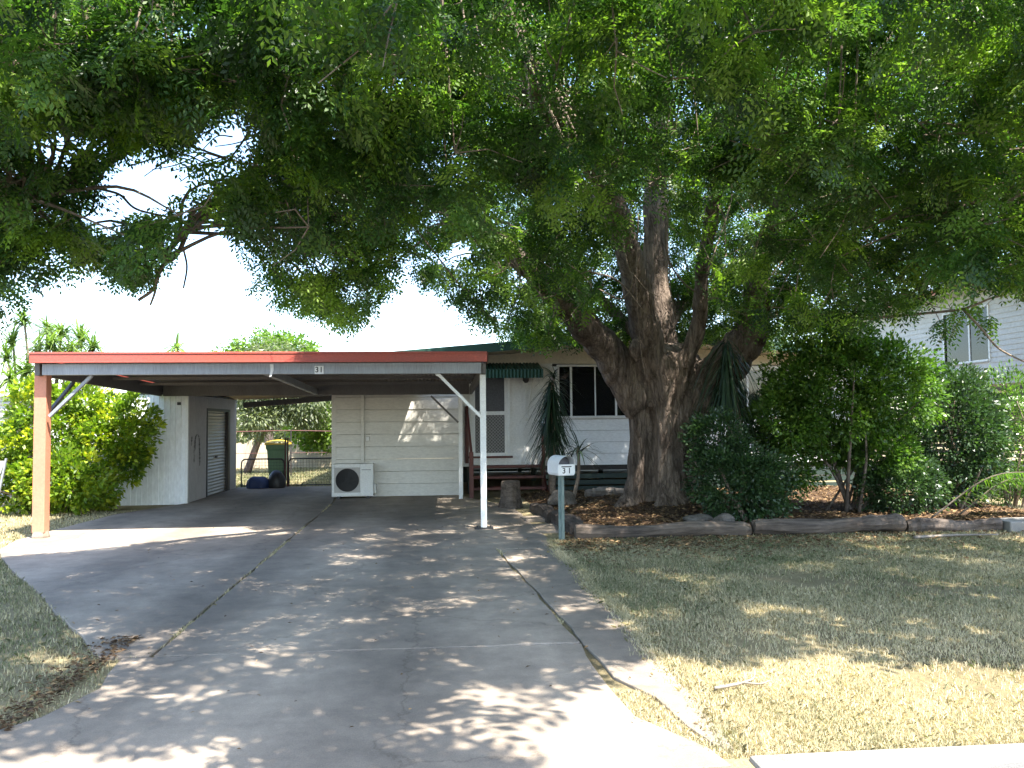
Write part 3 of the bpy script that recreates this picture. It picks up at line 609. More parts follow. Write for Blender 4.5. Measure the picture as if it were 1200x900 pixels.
# wheelie bin
wb = thing('wheelie_bin', 'green wheelie bin with yellow lid standing behind the wire gate', 'bin', (-4.27, 22.25, 0))
bx, by = -4.27, 22.25
b = MB()
def ring(z, w, d): return [(bx - w, by - d, z), (bx + w, by - d, z), (bx + w, by + d, z), (bx - w, by + d, z)]
L = [ring(.12, .17, .20), ring(.14, .19, .22), ring(.95, .235, .28), ring(1.0, .26, .31), ring(1.12, .265, .32)]
vs = [q for r in L for q in r]; fs = [(i * 4 + k, i * 4 + (k + 1) % 4, i * 4 + 4 + (k + 1) % 4, i * 4 + 4 + k) for i in range(4) for k in range(4)] + [(3, 2, 1, 0), (16, 17, 18, 19)]
b.add(vs, fs); b.build('body', M['bin_green'], wb, bevel=.02)
b = MB(); b.grid(lambda u, v: (bx - .285 + .57 * u, by - .35 + .70 * v, 1.135 + .07 * math.sin(math.pi * u) * .6 + .05 * math.sin(math.pi * v)), 8, 8); b.box(bx - .285, bx + .285, by - .355, by - .335, 1.10, 1.145); b.box(bx - .29, bx - .27, by - .33, by + .33, 1.10, 1.145); b.box(bx + .27, bx + .29, by - .33, by + .33, 1.10, 1.145)
b.build('lid', M['bin_yellow'], wb)
for s in (-1, 1): MB().tube([(bx + s * .2, by + .22, .1), (bx + s * .25, by + .22, .1)], .1, 16).build('wheel', M['black'], wb)
MB().tube([(bx - .22, by + .36, 1.08), (bx + .22, by + .36, 1.08)], .016, 8).build('handle', M['bin_green'], wb)
def blob(name, label, cat, c, s, m, seed, sub=4, rough=.18, flat=True):
    bm = bmesh.new(); bmesh.ops.create_icosphere(bm, subdivisions=sub, radius=1); r = np.random.default_rng(seed); K = r.normal(0, 1, (7, 3)) * 2.0; ph = r.uniform(0, 6, 7)
    for v in bm.verts:
        p = np.array(v.co); d = 1 + rough * sum(math.sin(K[i] @ p + ph[i]) for i in range(7)) / 3; q = p * d * np.array(s)
        if flat: q[2] = max(q[2], -s[2] * .45)
        v.co = q + np.array(c)
    me = bpy.data.meshes.new(name); bm.to_mesh(me); bm.free(); o = link(name, me, m, None, 0, True); return tag(o, label, cat)
p = gnd(305, 573); blob('tarp_bundle', 'dark blue folded tarp bundle lying beside the shed corner', 'tarp', (-4.60, 21.35, .1), (.31, .25, .2), M['tarp_blue'], 3)
blob('dark_lump', 'rounded black bag lying on the ground in front of the bin', 'lump', (-4.13, 21.4, .15), (.23, .2, .32), M['black'], 5, rough=.08)  # rounded black form of unknown kind at the foot of the bin
pf = thing('paling_fence', 'sunlit pale paling fence across the back of the yard', 'fence', (-5, 31, 0))
b = MB()
for x in np.arange(-13, 6, .108): h = .98 + random.uniform(-.05, .03); b.box(x, x + .105, 31 + random.uniform(0, .01), 31.02, .03, h)
b.build('paling', M['paling'], pf)
b = MB(); b.box(-13, 6, 31.021, 31.07, .3, .37); b.box(-13, 6, 31.021, 31.07, .8, .87); b.build('rail', M['paling'], pf)
wf = thing('wire_fence', 'rusty wire fence with pipe rail beyond the gate', 'fence', (-4, 26, 0))
for x in (-6.3, -4.6, -3.0, -1.4): MB().tube([(x, 26, 0), (x, 26, 1.45)], .02, 6).build('post', M['black_metal'], wf)
b = MB(); b.tube(spline([(-6.4, 26, 1.42), (-4.6, 26, 1.44), (-3, 26, 1.40), (-1.3, 26, 1.43)]), .016, 6); b.tube([(-6.4, 26, .75), (-1.3, 26, .75)], .008, 5); b.build('rail', M['red_brown'], wf)

# ------------------------------------------------------------------ letterbox
mx, my = 1.655, 11.17
lb = thing('letterbox', 'white arched metal letterbox numbered 31 on a green steel post', 'letterbox', (mx, my, 0))
RZ_ = R_(14); T = Matrix.Translation((mx, my, 0)) @ Matrix.Rotation(RZ_, 4, 'Z')
def tr(b): b.v = [tuple(T @ Vector(q)) for q in b.v]; return b
W_, H0, H1, LEN = .125, .90, 1.04, .36
arch = [(-W_ * .86, H0), (-W_, H0 + .03), (-W_, H1)] + [(-W_ * math.cos(t), H1 + W_ * math.sin(t)) for t in np.linspace(.15, math.pi - .15, 14)] + [(W_, H1), (W_, H0 + .03), (W_ * .86, H0)]
# shell: arch section as a thin tunnel, open in its upper front
b = MB(); n = len(arch); inn = [(x * .94, H0 + .008 + (z - H0) * .965) for x, z in arch]
vs = [(x, -.19 - .05 * max(0, (z - H1) / W_), z) for x, z in arch] + [(x, .19, z) for x, z in arch] + [(x, -.19 - .05 * max(0, (z - H1) / W_), z) for x, z in inn] + [(x, .17, z) for x, z in inn]
fs = []
for i in range(n):
    j = (i + 1) % n; fs += [(i, j, n + j, n + i), (2 * n + i, 3 * n + i, 3 * n + j, 2 * n + j), (i, 2 * n + i, 2 * n + j, j)]
fs += [tuple(n + i for i in range(n)), tuple(3 * n + i for i in reversed(range(n)))]
b.add(vs, fs); tr(b).build('shell', M['mail_white'], lb, fix=False)
b = MB(); b.prism([(-W_ * .80, H0 + .012), (-W_ * .93, H0 + .04), (-W_ * .93, H1 + .01), (W_ * .93, H1 + .01), (W_ * .93, H0 + .04), (W_ * .80, H0 + .012)], -.185, -.175, 'y'); fp = tr(b).build('front_plate', M['mail_white'], lb)
b = MB(); b.box(-W_ * .92, W_ * .92, -.174, -.03, H1 - .002, H1 + .006); b.prism([(x * .97, z - .004) for x, z in inn[3:-3]] + [(inn[-4][0] * .97, H1 + .007), (inn[3][0] * .97, H1 + .007)], -.03, -.02, 'y'); tr(b).build('paper_tray', M['mail_grey'], lb)
b = MB(); b.box(-.07, .075, -.19, -.1855, H0 + .112, H0 + .126); tr(b).build('letter_slot', M['ink'], fp)
for ch, dx in (('3', -.035), ('1', .045)):
    q = T @ Vector((dx, -.1875, H0 + .062)); text(ch, .105, M['ink'], fp, q, RZ_)
b = MB()
for k in range(3):
    a = k * 2 * math.pi / 3 + .5; b.bar((mx + .002 * math.cos(a), my + .002 * math.sin(a), 0), (mx + .002 * math.cos(a), my + .002 * math.sin(a), .89), .012, .012)
    dx, dy = math.cos(a), math.sin(a); b.add([(mx - dy * .005, my + dx * .005, -.1), (mx + dy * .005, my - dx * .005, -.1), (mx + dx * .045 + dy * .005, my + dy * .045 - dx * .005, -.1), (mx + dx * .045 - dy * .005, my + dy * .045 + dx * .005, -.1),
        (mx - dy * .005, my + dx * .005, .90), (mx + dy * .005, my - dx * .005, .90), (mx + dx * .045 + dy * .005, my + dy * .045 - dx * .005, .90), (mx + dx * .045 - dy * .005, my + dy * .045 + dx * .005, .90)], [(0, 3, 2, 1), (4, 5, 6, 7), (0, 1, 5, 4), (1, 2, 6, 5), (2, 3, 7, 6), (3, 0, 4, 7)])
b.build('post', M['post_green'], lb)

# ------------------------------------------------------------------ logs, sleepers, stump, stones
def log(name, label, a, b_, r, m, seed, cat='log', sq=0.0, group=None):
    rr = np.random.default_rng(seed); a = np.array(a, float); b_ = np.array(b_, float); n = 26; N = 18; d = (b_ - a); Ln = np.linalg.norm(d); d /= Ln; s = np.cross(d, (0, 0, 1)); s /= np.linalg.norm(s); u = np.cross(s, d)
    ph = rr.uniform(0, 6, 6); b = MB(); vs = []
    for i in range(n):
        t = i / (n - 1); c = a + d * Ln * t + u * .02 * math.sin(t * 7 + ph[0]) + s * .025 * math.sin(t * 5 + ph[1]); ri = r * (1 + .10 * math.sin(t * 9 + ph[2]) + .05 * rr.normal())
        if i in (0, n - 1): ri *= .9
        for k in range(N):
            th = 2 * math.pi * k / N; cs, sn = math.cos(th), math.sin(th); q = ri * (1 + .06 * math.sin(3 * th + ph[3] + t * 2) + .04 * math.sin(7 * th + ph[4] + t * 5))
            if sq: q *= (1 - sq) + sq / max(abs(cs), abs(sn)) * .95
            vs.append(c + s * cs * q + u * sn * q)
    fs = [(i * N + k, i * N + (k + 1) % N, (i + 1) * N + (k + 1) % N, (i + 1) * N + k) for i in range(n - 1) for k in range(N)] + [tuple(reversed(range(N))), tuple((n - 1) * N + k for k in range(N))]
    b.add(vs, fs); return tag(b.build(name, m, smooth=False), label, cat, group)
G1 = 'logs and sleepers edging the garden bed'
log('edging_log', 'grey weathered edging log starting beside the letterbox post', (1.86, 11.28, .10), (4.35, 11.28, .09), .105, M['log'], 1, group=G1)
log('edging_log', 'pale topped edging log in the middle of the garden border', (4.38, 11.26, .11), (6.55, 11.22, .12), .115, M['log'], 2, group=G1)
log('edging_log', 'darker low edging log in front of the palm frond', (6.62, 11.25, .08), (8.0, 11.2, .07), .10, M['log'], 3, group=G1)
log('garden_sleeper', 'dark timber sleeper beside the driveway next to the letterbox', (1.95, 11.75, .10), (1.86, 13.1, .10), .12, M['sleeper'], 4, 'sleeper', .9, G1)
log('garden_sleeper', 'dark timber sleeper beyond the first, reaching towards the stump', (1.83, 13.2, .09), (1.72, 14.9, .08), .11, M['sleeper'], 5, 'sleeper', .9, G1)
b = MB(); b.box(8.03, 10.2, 11.0, 11.5, -.02, .15); tag(b.build('concrete_edging', M['concrete_pale'], bevel=.02), 'pale concrete edging block at the right end of the logs', 'edging')
p = gnd(607, 600)
b = MB(); b.lathe([(.24, -.05), (.22, .05), (.185, .18), (.17, .36), (.165, .50), (.14, .52)], (1.33, 15.6, 0), 22, lambda t, z: 1 + .09 * math.sin(4 * t + 1) + .05 * math.sin(9 * t + z * 4)); tag(b.build('tree_stump', M['log'], smooth=False), 'short grey tree stump at the back corner of the driveway', 'stump')
for i, (px, py, w, d, h, lab) in enumerate(((642, 620, .55, .9, .03, 'flat concrete paver lying between driveway and dark sleeper'), (622, 610, .42, .5, .05, 'small concrete block paver nearer the tree stump'))):
    p = gnd(px, py); b = MB(); Mx = Matrix.Translation((p[0] + .08, p[1], 0)) @ Matrix.Rotation(.06 + .05 * i, 4, 'Z'); b.box(-w / 2, w / 2, -d / 2, d / 2, -.02, h, Mx); tag(b.build('paver', M['concrete'], bevel=.012), lab, 'paver')
p = gnd(790, 614); blob('garden_rock', 'pale rounded rock behind the edging log near the tree base', 'rock', (4.15, 11.75, .15), (.16, .12, .11), M['rock'], 11)
blob('garden_rock', 'flat darker rock left of the rounded pale rock', 'rock', (3.85, 12.1, .13), (.24, .16, .09), M['rock'], 12)
blob('garden_rock', 'brown boulder behind the letterbox post below the yucca', 'rock', (2.25, 15.2, .18), (.28, .2, .2), M['rock'], 13)
p = gnd(690, 580); log('fallen_log', 'pale fallen log lying by the slatted skirt left of the tree', (2.95, 16.6, .17), (4.0, 16.7, .17), .10, M['dead_wood'], 14)
# sticks on the lawn and in the bed
def stick(label, pts, r, m=M['dead_wood'], name='fallen_branch'):
    b = MB(); q = spline(pts, 5); b.tube(q, np.linspace(r, r * .4, len(q)), 6); return b, label, m, name
b, *_ = stick('', [(1.62, 4.83, .03), (1.72, 4.84, .04), (1.82, 4.90, .035), (1.90, 4.93, .05), (1.94, 5.02, .07)], .011); b.tube(spline([(1.82, 4.9, .035), (1.92, 4.88, .03), (1.99, 4.9, .04)]), .006, 5)
tag(b.build('fallen_branch', M['dead_wood'], smooth=True), 'small pale forked stick lying on the sunny lawn', 'branch')
b, *_ = stick('', [(6.3, 10.5, .04), (6.9, 10.55, .05), (7.5, 10.52, .05)], .025); tag(b.build('fallen_branch', M['dead_wood'], smooth=True), 'pale straight stick lying in front of the edging logs', 'branch')

# ------------------------------------------------------------------ neighbour's house (right)
nb = thing('neighbour_house', 'high set white weatherboard house with slatted base beyond the right shrubs', 'house', (16, 22, 0))
NX = 13.0; b = MB(); z = 2.55
NW = (18.3, 20.0, 3.02, 4.28)
while z < 4.95:
    for (ya, yb) in ((14.0, 26.0),) if not (NW[2] - .1 < z < NW[3] - .05) else ((14.0, NW[0]), (NW[1], 26.0)):
        b.add([(NX - .016, ya, z), (NX, ya, z + .125), (NX, yb, z + .125), (NX - .016, yb, z), (NX + .08, ya, z), (NX + .08, ya, z + .125), (NX + .08, yb, z + .125), (NX + .08, yb, z)], [(0, 1, 2, 3), (4, 7, 6, 5), (0, 4, 5, 1), (3, 2, 6, 7), (0, 3, 7, 4), (1, 5, 6, 2)])
    z += .125
b.build('wall', M['nb_board'], nb)
b = MB(); b.box(NX + .09, NX + 8, 14.0, 14.1, 2.55, 4.95); b.box(NX + .09, NX + 8, 25.9, 26, 2.55, 4.95); b.box(NX + .01, NX + 8, 14, 26, 2.42, 2.548); b.build('wall', M['nb_board'], nb)
for i in range(14): MB().box(NX + .01, NX + .035, 14.0, 26.0, .25 + i * .155, .25 + i * .155 + .095).build('batten', M['nb_slat'], nb)
for y in (14.1, 17, 20, 23, 25.9): MB().box(NX + .04, NX + .16, y - .06, y + .06, 0, 2.41).build('house_post', M['nb_slat'], nb)
b = MB(); b.box(NX - .03, NX + .07, NW[0] - .05, NW[0], NW[2] - .05, NW[3] + .05); b.box(NX - .03, NX + .07, NW[1], NW[1] + .05, NW[2] - .05, NW[3] + .05); b.box(NX - .03, NX + .07, NW[0], NW[1], NW[3], NW[3] + .05); b.box(NX - .05, NX + .07, NW[0], NW[1], NW[2] - .05, NW[2]); b.box(NX - .01, NX + .03, 19.0, 19.05, NW[2], NW[3])
w = b.build('window', M['white_trim'], nb); MB().box(NX + .01, NX + .015, NW[0] + .002, NW[1] - .002, NW[2] + .002, NW[3] - .002).build('pane', M['glass'], w)
MB().grid(lambda u, v: (NX + .09 + .03 * math.sin(u * 90), NW[0] + 1.7 * u, NW[2] - .05 + 1.35 * v), 100, 1).build('curtain', M['curtain'], w, fix=False)
b = MB(); b.prism([(NX - .6, 4.86), (NX + 4, 6.2), (NX + 8.6, 4.86), (NX + 8.6, 4.96), (NX + 4, 6.3), (NX - .6, 4.96)], 13.4, 26.6, 'y'); b.build('roof', M['zinc'], nb)
b = MB(); b.box(NX - .63, NX - .602, 13.4, 26.6, 4.70, 4.93); b.build('fascia', M['nb_orange'], nb)
b = MB(); b.box(NX - .74, NX - .632, 13.4, 26.6, 4.82, 4.94); b.build('gutter', M['white_trim'], nb)
b = MB(); b.box(NX - .6, NX + .08, 13.5, 26.5, 4.80, 4.82); b.build('eave', M['white_trim'], nb)
# neighbour's zinc shed (left) and canvas screen
zs = thing('zinc_shed', 'horizontally corrugated zinc shed behind the golden shrub', 'shed', (-12, 20, 0))
b = MB(); b.grid(lambda u, v: (-15 + 5.65 * u, 20 + .02 * math.cos(v * 2.35 / .15 * 2 * math.pi), 2.35 * v), 1, 200); b.build('wall', M['zinc'], zs, fix=False)
b = MB(); b.box(-15, -9.36, 20.03, 24, 0, 2.3); b.build('side_wall', M['zinc'], zs)
b = MB(); b.add([(-15.1, 19.85, 2.42), (-9.2, 19.85, 2.36), (-9.2, 24.1, 2.6), (-15.1, 24.1, 2.66), (-15.1, 19.85, 2.50), (-9.2, 19.85, 2.44), (-9.2, 24.1, 2.68), (-15.1, 24.1, 2.74)], [(0, 3, 2, 1), (4, 5, 6, 7), (0, 1, 5, 4), (1, 2, 6, 5), (2, 3, 7, 6), (3, 0, 4, 7)]); b.build('roof', M['white_trim'], zs)
cs = thing('canvas_screen', 'pale canvas sheet stretched on a leaning stick at the left edge', 'screen', (-7.8, 14.5, 0))
b = MB(); b.grid(lambda u, v: (-8.7 + (1.18 + .22 * v) * u, 14.5 + .04 * math.sin(u * 5 + v * 3), .30 + .76 * v), 12, 8); so = b.build('canvas', M['canvas'], cs, fix=False)
b = MB(); b.bar((-7.47, 14.52, 0), (-7.27, 14.53, 1.1), .03); b.build('stick', M['galv'], cs); b = MB(); b.bar((-8.6, 14.52, 0), (-8.6, 14.53, 1.1), .03); b.build('stick', M['galv'], cs)

# ------------------------------------------------------------------ foliage tools
def unit(v): return v / np.maximum(np.linalg.norm(v, axis=-1, keepdims=True), 1e-9)
def leaf_quads(P, D, N, L, W, fold=.25):
    """folded diamond leaves: base P, direction D, normal N"""
    S = unit(np.cross(D, N)); N2 = np.cross(S, D); L = np.asarray(L)[:, None]; W = np.asarray(W)[:, None]
    mid = P + D * L * .45
    V = np.stack([P, mid + S * W * .5 + N2 * W * fold, P + D * L - N2 * L * .10, mid - S * W * .5 + N2 * W * fold], 1)
    return V.reshape(-1, 3), np.arange(len(P) * 4).reshape(-1, 4)
def leaves_obj(name, P, D, L, W, tint, m, parent, upbias=.5):
    n = len(P); N = unit(rng.normal(0, 1, (n, 3)) + np.array([0, 0, upbias * 2])); V, Fq = leaf_quads(P, unit(D), N, L, W)
    return big_mesh(name, V, Fq, m, parent, {'tint': np.repeat(tint, 4)})
def clump_points(centres, radii, n_per, rg, squash=.8):
    c = np.repeat(centres, n_per, 0); d = unit(rg.normal(0, 1, c.shape)); r = rg.uniform(0, 1, (len(c), 1)) ** .45
    o = d * r * np.repeat(radii, n_per)[:, None]; o[:, 2] *= squash
    return c + o, d
def ellipsoid_tips(blobs, n, rg):
    """blobs: (cx, cy, cz, rx, ry, rz, weight)"""
    B = np.array(blobs, float); w = B[:, 6] / B[:, 6].sum(); k = rg.choice(len(B), n, p=w); d = unit(rg.normal(0, 1, (n, 3))); r = rg.uniform(.3, 1, (n, 1)) ** .5
    return B[k, :3] + d * r * B[k, 3:6], d
def bush(name, label, cat, base, blobs, ntips, per, leaf, m, stems, seed, tipr=.22, stem_r=.03, stem_m='twig', tint_mu=.5, group=None, sun_tint=0.0, droop=0.0):
    rg = np.random.default_rng(seed); root = thing(name, label, cat, base, group)
    T_, d = ellipsoid_tips(blobs, ntips, rg); keep = T_[:, 2] > .05; T_, d = T_[keep], d[keep]
    P, dd = clump_points(T_, rg.uniform(.7, 1.3, len(T_)) * tipr, per, rg)
    D = dd * .8 + np.repeat(d, per, 0) * .8 + np.array([0, 0, .15 - droop]) + rg.normal(0, .3, P.shape)
    ok = P[:, 2] > .04; P, D = P[ok], D[ok]; n = len(P)
    tint = np.clip(np.repeat(rg.normal(tint_mu, .16, len(T_)), per)[ok] + rg.normal(0, .14, n), 0, 1)
    s = rg.uniform(.7, 1.3, n); leaves_obj('crown', P, D, leaf[0] * s, leaf[1] * s, tint, m, root)
    b = MB()
    for k in range(stems):
        t = T_[rg.integers(len(T_))]; a = np.array(base) + np.array([rg.normal(0, .12), rg.normal(0, .1), -.05]); mid = a + (t - a) * .5 + np.array([rg.normal(0, .12), rg.normal(0, .12), .15]); q = spline([a, mid, t], 5); b.tube(q, np.linspace(stem_r * rg.uniform(.6, 1.2), stem_r * .25, len(q)), 6)
    b.build('stems', M[stem_m], root, smooth=True)
    return root

# ------------------------------------------------------------------ the big tree
tree = thing('shade_tree', 'huge spreading shade tree with thick fluted trunk in the garden bed', 'tree', (4.05, 14.7, .1))
tb = MB()
TC = np.array([4.04, 14.75])
def flute(t, z):
    a = max(0, 1 - z / 2.6); return 1 + (.055 + .19 * a * a) * math.cos(5 * t + 1.1 + .25 * z) + (.03 + .10 * a) * math.cos(8 * t + 2.6 - .3 * z) + .03 * math.cos(13 * t + z)
prof = [(1.05, -.15), (.90, .02), (.78, .14), (.70, .32), (.64, .6), (.60, 1.0), (.585, 1.4), (.60, 1.8), (.66, 2.15), (.72, 2.45), (.66, 2.75), (.40, 2.95)]
tb.lathe(prof, (TC[0], TC[1], 0.08), 72, flute)
LIMBS = []      # control points and radii, pixel + distance of the photograph turned into real points
def limb(pts, rad):
    P = [at(*p) if not isinstance(p, np.ndarray) else p for p in pts]; q = spline(P, 6); r = np.interp(np.linspace(0, 1, len(q)), np.linspace(0, 1, len(rad)), rad)
    LIMBS.append((q, r)); return q
A = lambda x, y, z: np.array([x, y, z], float)
limb([(752, 478, 14.6), (715, 415, 14.4), (684, 382, 14.1), (642, 335, 13.5), (604, 300, 12.9), (555, 262, 12.0), (490, 225, 11.1), (420, 195, 10.2), (350, 190, 9.5), (290, 205, 9.0)], [.34, .32, .27, .21, .17, .14, .11, .09, .07, .05])
limb([(772, 445, 14.4), (752, 370, 14.1), (738, 300, 13.7), (716, 232, 13.0), (690, 185, 12.2), (648, 130, 11.0), (618, 70, 10.0), (592, 5, 9.0), (560, -70, 8.0), (520, -170, 7.0), A(-.6, 5.2, 6.4), A(-1.0, 3.4, 6.6)], [.30, .27, .24, .21, .2, .18, .16, .14, .12, .1, .08, .05])
limb([(645, 122, 10.9), (560, 98, 10.4), (470, 80, 10.0), (380, 82, 9.6), (310, 92, 9.2), (250, 108, 8.8), (180, 100, 8.4), (100, 70, 8.0), (0, 60, 7.6), A(-5.2, 6.6, 4.9)], [.15, .135, .12, .11, .1, .09, .08, .065, .05, .03])
limb([(785, 440, 14.7), (770, 340, 14.8), (768, 240, 14.7), (772, 150, 14.3), (780, 40, 13.7), (800, -80, 13.0), (820, -220, 12.2), A(4.2, 10.8, 8.6)], [.28, .24, .22, .19, .16, .13, .1, .05])
limb([(795, 495, 14.6), (826, 455, 14.5), (856, 422, 14.3), (878, 392, 14.1), (886, 360, 13.8), (893, 300, 13.3), (925, 220, 12.4), (985, 140, 11.2), (1050, 60, 9.8), (1110, -30, 8.6), A(6.0, 6.6, 6.1), A(6.4, 5.2, 6.2)], [.44, .42, .38, .32, .26, .17, .14, .12, .1, .08, .06, .04])
limb([(800, 430, 14.2), (818, 380, 14.0), (824, 310, 13.6), (838, 235, 12.8), (858, 130, 11.4), (880, 20, 10.0), (900, -110, 8.7), A(3.6, 6.5, 6.5), A(3.3, 4.9, 6.6)], [.17, .14, .12, .11, .1, .09, .075, .06, .04])
limb([(893, 300, 13.3), (960, 262, 12.2), (1040, 232, 10.9), (1120, 215, 9.6), (1210, 205, 8.5), A(6.6, 7.2, 3.9)], [.12, .10, .085, .07, .05, .03])
limb([(592, 5, 9.0), (500, -10, 8.5), (410, -30, 8.0), (330, -80, 7.3), A(-2.2, 5.6, 5.6), A(-3.4, 4.6, 5.4)], [.11, .095, .085, .07, .055, .03])
limb([(880, 20, 10.0), (800, -70, 8.7), A(1.9, 6.8, 6.6), A(1.0, 4.8, 6.7), A(.6, 3.2, 6.9)], [.08, .07, .06, .05, .03])
limb([(985, 140, 11.2), (1080, 120, 10.2), (1190, 90, 9.2), A(7.6, 8.2, 5.4), A(8.6, 7.2, 5.4)], [.09, .08, .06, .045, .03])
limb([(738, 300, 13.7), A(2.6, 15.6, 6.4), A(1.4, 16.6, 7.5), A(0.4, 17.4, 7.9)], [.16, .13, .09, .05])
limb([(772, 150, 14.3), A(5.6, 15.8, 7.5), A(7.2, 16.6, 8.2)], [.14, .1, .05])
limb([A(4.3, 15.1, 3.4), A(5.1, 16.2, 4.1), A(6.2, 17.0, 4.5), A(7.0, 17.4, 4.8)], [.12, .09, .06, .03])
limb([A(3.7, 15.2, 3.3), A(3.1, 16.2, 4.2), A(2.5, 16.9, 4.6), A(2.1, 17.3, 5.0)], [.12, .09, .06, .03])
limb([(290, 205, 9.0), (250, 240, 8.7), (216, 272, 8.4), (188, 306, 8.2)], [.05, .045, .035, .02])
limb([(250, 108, 8.8), (215, 140, 8.4), (165, 165, 8.0), (110, 200, 7.7), (60, 220, 7.4), (0, 250, 7.1)], [.06, .05, .045, .04, .03, .02])
for q, r in LIMBS[:7]:
    k = [i for i in range(len(q)) if r[i] > .1]; tb.tube(q[:len(k)], [x * (1 + .06 * math.sin(i * 1.7)) for i, x in enumerate(r[:len(k)])], 16)
# burl on the right limb
p = at(882, 388, 14.05); tb.lathe([(.02, -.34), (.2, -.25), (.29, -.05), (.25, .2), (.1, .36), (.02, .4)], p, 14, lambda t, z: 1 + .12 * math.sin(3 * t + z * 6))
p = at(745, 412, 14.0); tb.lathe([(.02, -.2), (.13, -.1), (.17, .05), (.1, .2), (.02, .25)], p, 12)
me = bpy.data.meshes.new('raw'); me.from_pydata(tb.v, [], tb.f); me.update()
bm = bmesh.new(); bm.from_mesh(me); bmesh.ops.recalc_face_normals(bm, faces=bm.faces); bm.to_mesh(me); bm.free()
ro_ = bpy.data.objects.new('raw', me); COL.objects.link(ro_)
mo = ro_.modifiers.new('r', 'REMESH'); mo.mode = 'VOXEL'; mo.voxel_size = .024; mo.use_smooth_shade = True
ms_ = ro_.modifiers.new('s', 'SMOOTH'); ms_.factor = .5; ms_.iterations = 1
dg = bpy.context.evaluated_depsgraph_get(); tm = bpy.data.meshes.new_from_object(ro_.evaluated_get(dg)); bpy.data.objects.remove(ro_); tm.name = 'trunk'
co = np.empty(len(tm.vertices) * 3, np.float32); tm.vertices.foreach_get('co', co); co = co.reshape(-1, 3); nn = np.empty_like(co).ravel(); tm.vertices.foreach_get('normal', nn); nn = nn.reshape(-1, 3)
rg = np.random.default_rng(3); disp = np.zeros(len(co))
for f, a_ in ((3, .022), (6, .016), (11, .012), (20, .009)):
    for k in range(5):
        w = rg.normal(0, 1, 3) * f * np.array([1, 1, .28]); disp += a_ / 1.6 * np.sin(co @ w + rg.uniform(0, 6))
fall = np.clip((3.6 - co[:, 2]) / 1.6, .35, 1.0)
for f, a_ in ((9, .016), (17, .015), (34, .011)):       # ridged furrows that run up the stem
    for k in range(4):
        w = rg.normal(0, 1, 3) * f * np.array([1, 1, .10]); wv = .8 * np.sin(co @ (rg.normal(0, 1, 3) * 2.2) + k); disp -= a_ / 2 * (1 - np.abs(np.sin(co @ w + wv * 2 + rg.uniform(0, 6)))) ** 3
co += nn * (disp * fall)[:, None]; tm.vertices.foreach_set('co', co.ravel()); tm.update()
tm.materials.clear(); link('trunk', tm, M['bark'], tree, 0, True)
# thin ends of the limbs and hanging vines
lb_ = MB()
for i, (q, r) in enumerate(LIMBS):
    k0 = max(0, sum(1 for x in r if x > .1) - 2) if i < 7 else 0
    if len(q) - k0 > 1: lb_.tube(q[k0:], r[k0:], 10)
lb_.build('limb', M['bark'], tree, smooth=True)
vb = MB()
def vine(pts, r=.014): q = spline([at(*p) for p in pts], 8); vb.tube(q, np.linspace(r, r * .6, len(q)), 6)
vine([(728, 180, 12.6), (726, 240, 13.0), (733, 300, 13.2), (741, 330, 13.3), (728, 350, 13.4), (700, 338, 13.4)], .018)
vine([(741, 320, 13.3), (758, 340, 13.5), (772, 348, 13.7)], .012)
vine([(788, 235, 13.3), (780, 270, 13.4), (784, 305, 13.5), (800, 330, 13.6), (815, 342, 13.7)], .022)
vine([(784, 300, 13.5), (786, 340, 13.6), (792, 370, 13.8)], .012)
vine([(748, 250, 13.2), (746, 330, 13.5), (750, 400, 13.8), (756, 440, 13.85)], .012)
vine([(690, 318, 13.2), (725, 330, 13.4), (760, 372, 13.6)], .016)
vine([(620, 120, 10.6), (640, 100, 10.5), (655, 110, 10.4), (665, 98, 10.3)], .014)
vine([(836, 60, 10.5), (838, 100, 10.5), (833, 130, 10.6)], .03)
vine([(1020, 373, 9.2), (1075, 368, 9.0), (1128, 362, 8.8), (1160, 350, 8.7), (1180, 345, 8.6)], .018)
vine([(1128, 362, 8.8), (1150, 385, 8.7), (1170, 408, 8.6), (1200, 424, 8.4)], .016)
vine([(1025, 258, 8.5), (1080, 252, 8.3), (1115, 250, 8.2), (1140, 238, 8.1)], .012)
vine([(430, 210, 8.4), (440, 222, 8.3), (455, 222, 8.3), (462, 215, 8.2)], .010)
vine([(225, 245, 8.5), (218, 275, 8.4), (206, 300, 8.4), (190, 312, 8.3), (180, 338, 8.3), (162, 352, 8.3)], .026)
vine([(184, 315, 8.3), (182, 340, 8.3), (176, 358, 8.3)], .016)
vine([(130, 172, 8.0), (122, 200, 8.0), (112, 218, 7.9), (140, 228, 7.9), (160, 245, 8.0), (200, 255, 8.2)], .016)
vine([(112, 218, 7.9), (105, 250, 7.9), (70, 262, 7.8)], .012)
vine([(225, 245, 8.5), (221, 268, 8.4), (214, 284, 8.4), (219, 312, 8.4), (215, 338, 8.4)], .014)
vine([(300, 130, 8.9), (285, 165, 8.7), (255, 195, 8.5), (210, 180, 8.3), (150, 195, 8.1)], .012)
for k in range(26):      # bare twigs in the thin part of the crown
    x, y = rng.uniform(215, 310), rng.uniform(90, 200); a = rng.uniform(2.2, 3.9); Ln = rng.uniform(30, 75); Y = rng.uniform(8.2, 9.0); y2 = y - math.sin(a) * Ln * .8
    vine([(x, y, Y), (x + math.cos(a) * Ln * .5, y + (y2 - y) * .5 + rng.normal(0, 6), Y - .1), (x + math.cos(a) * Ln, y2 + 10, Y - .2)], .008)

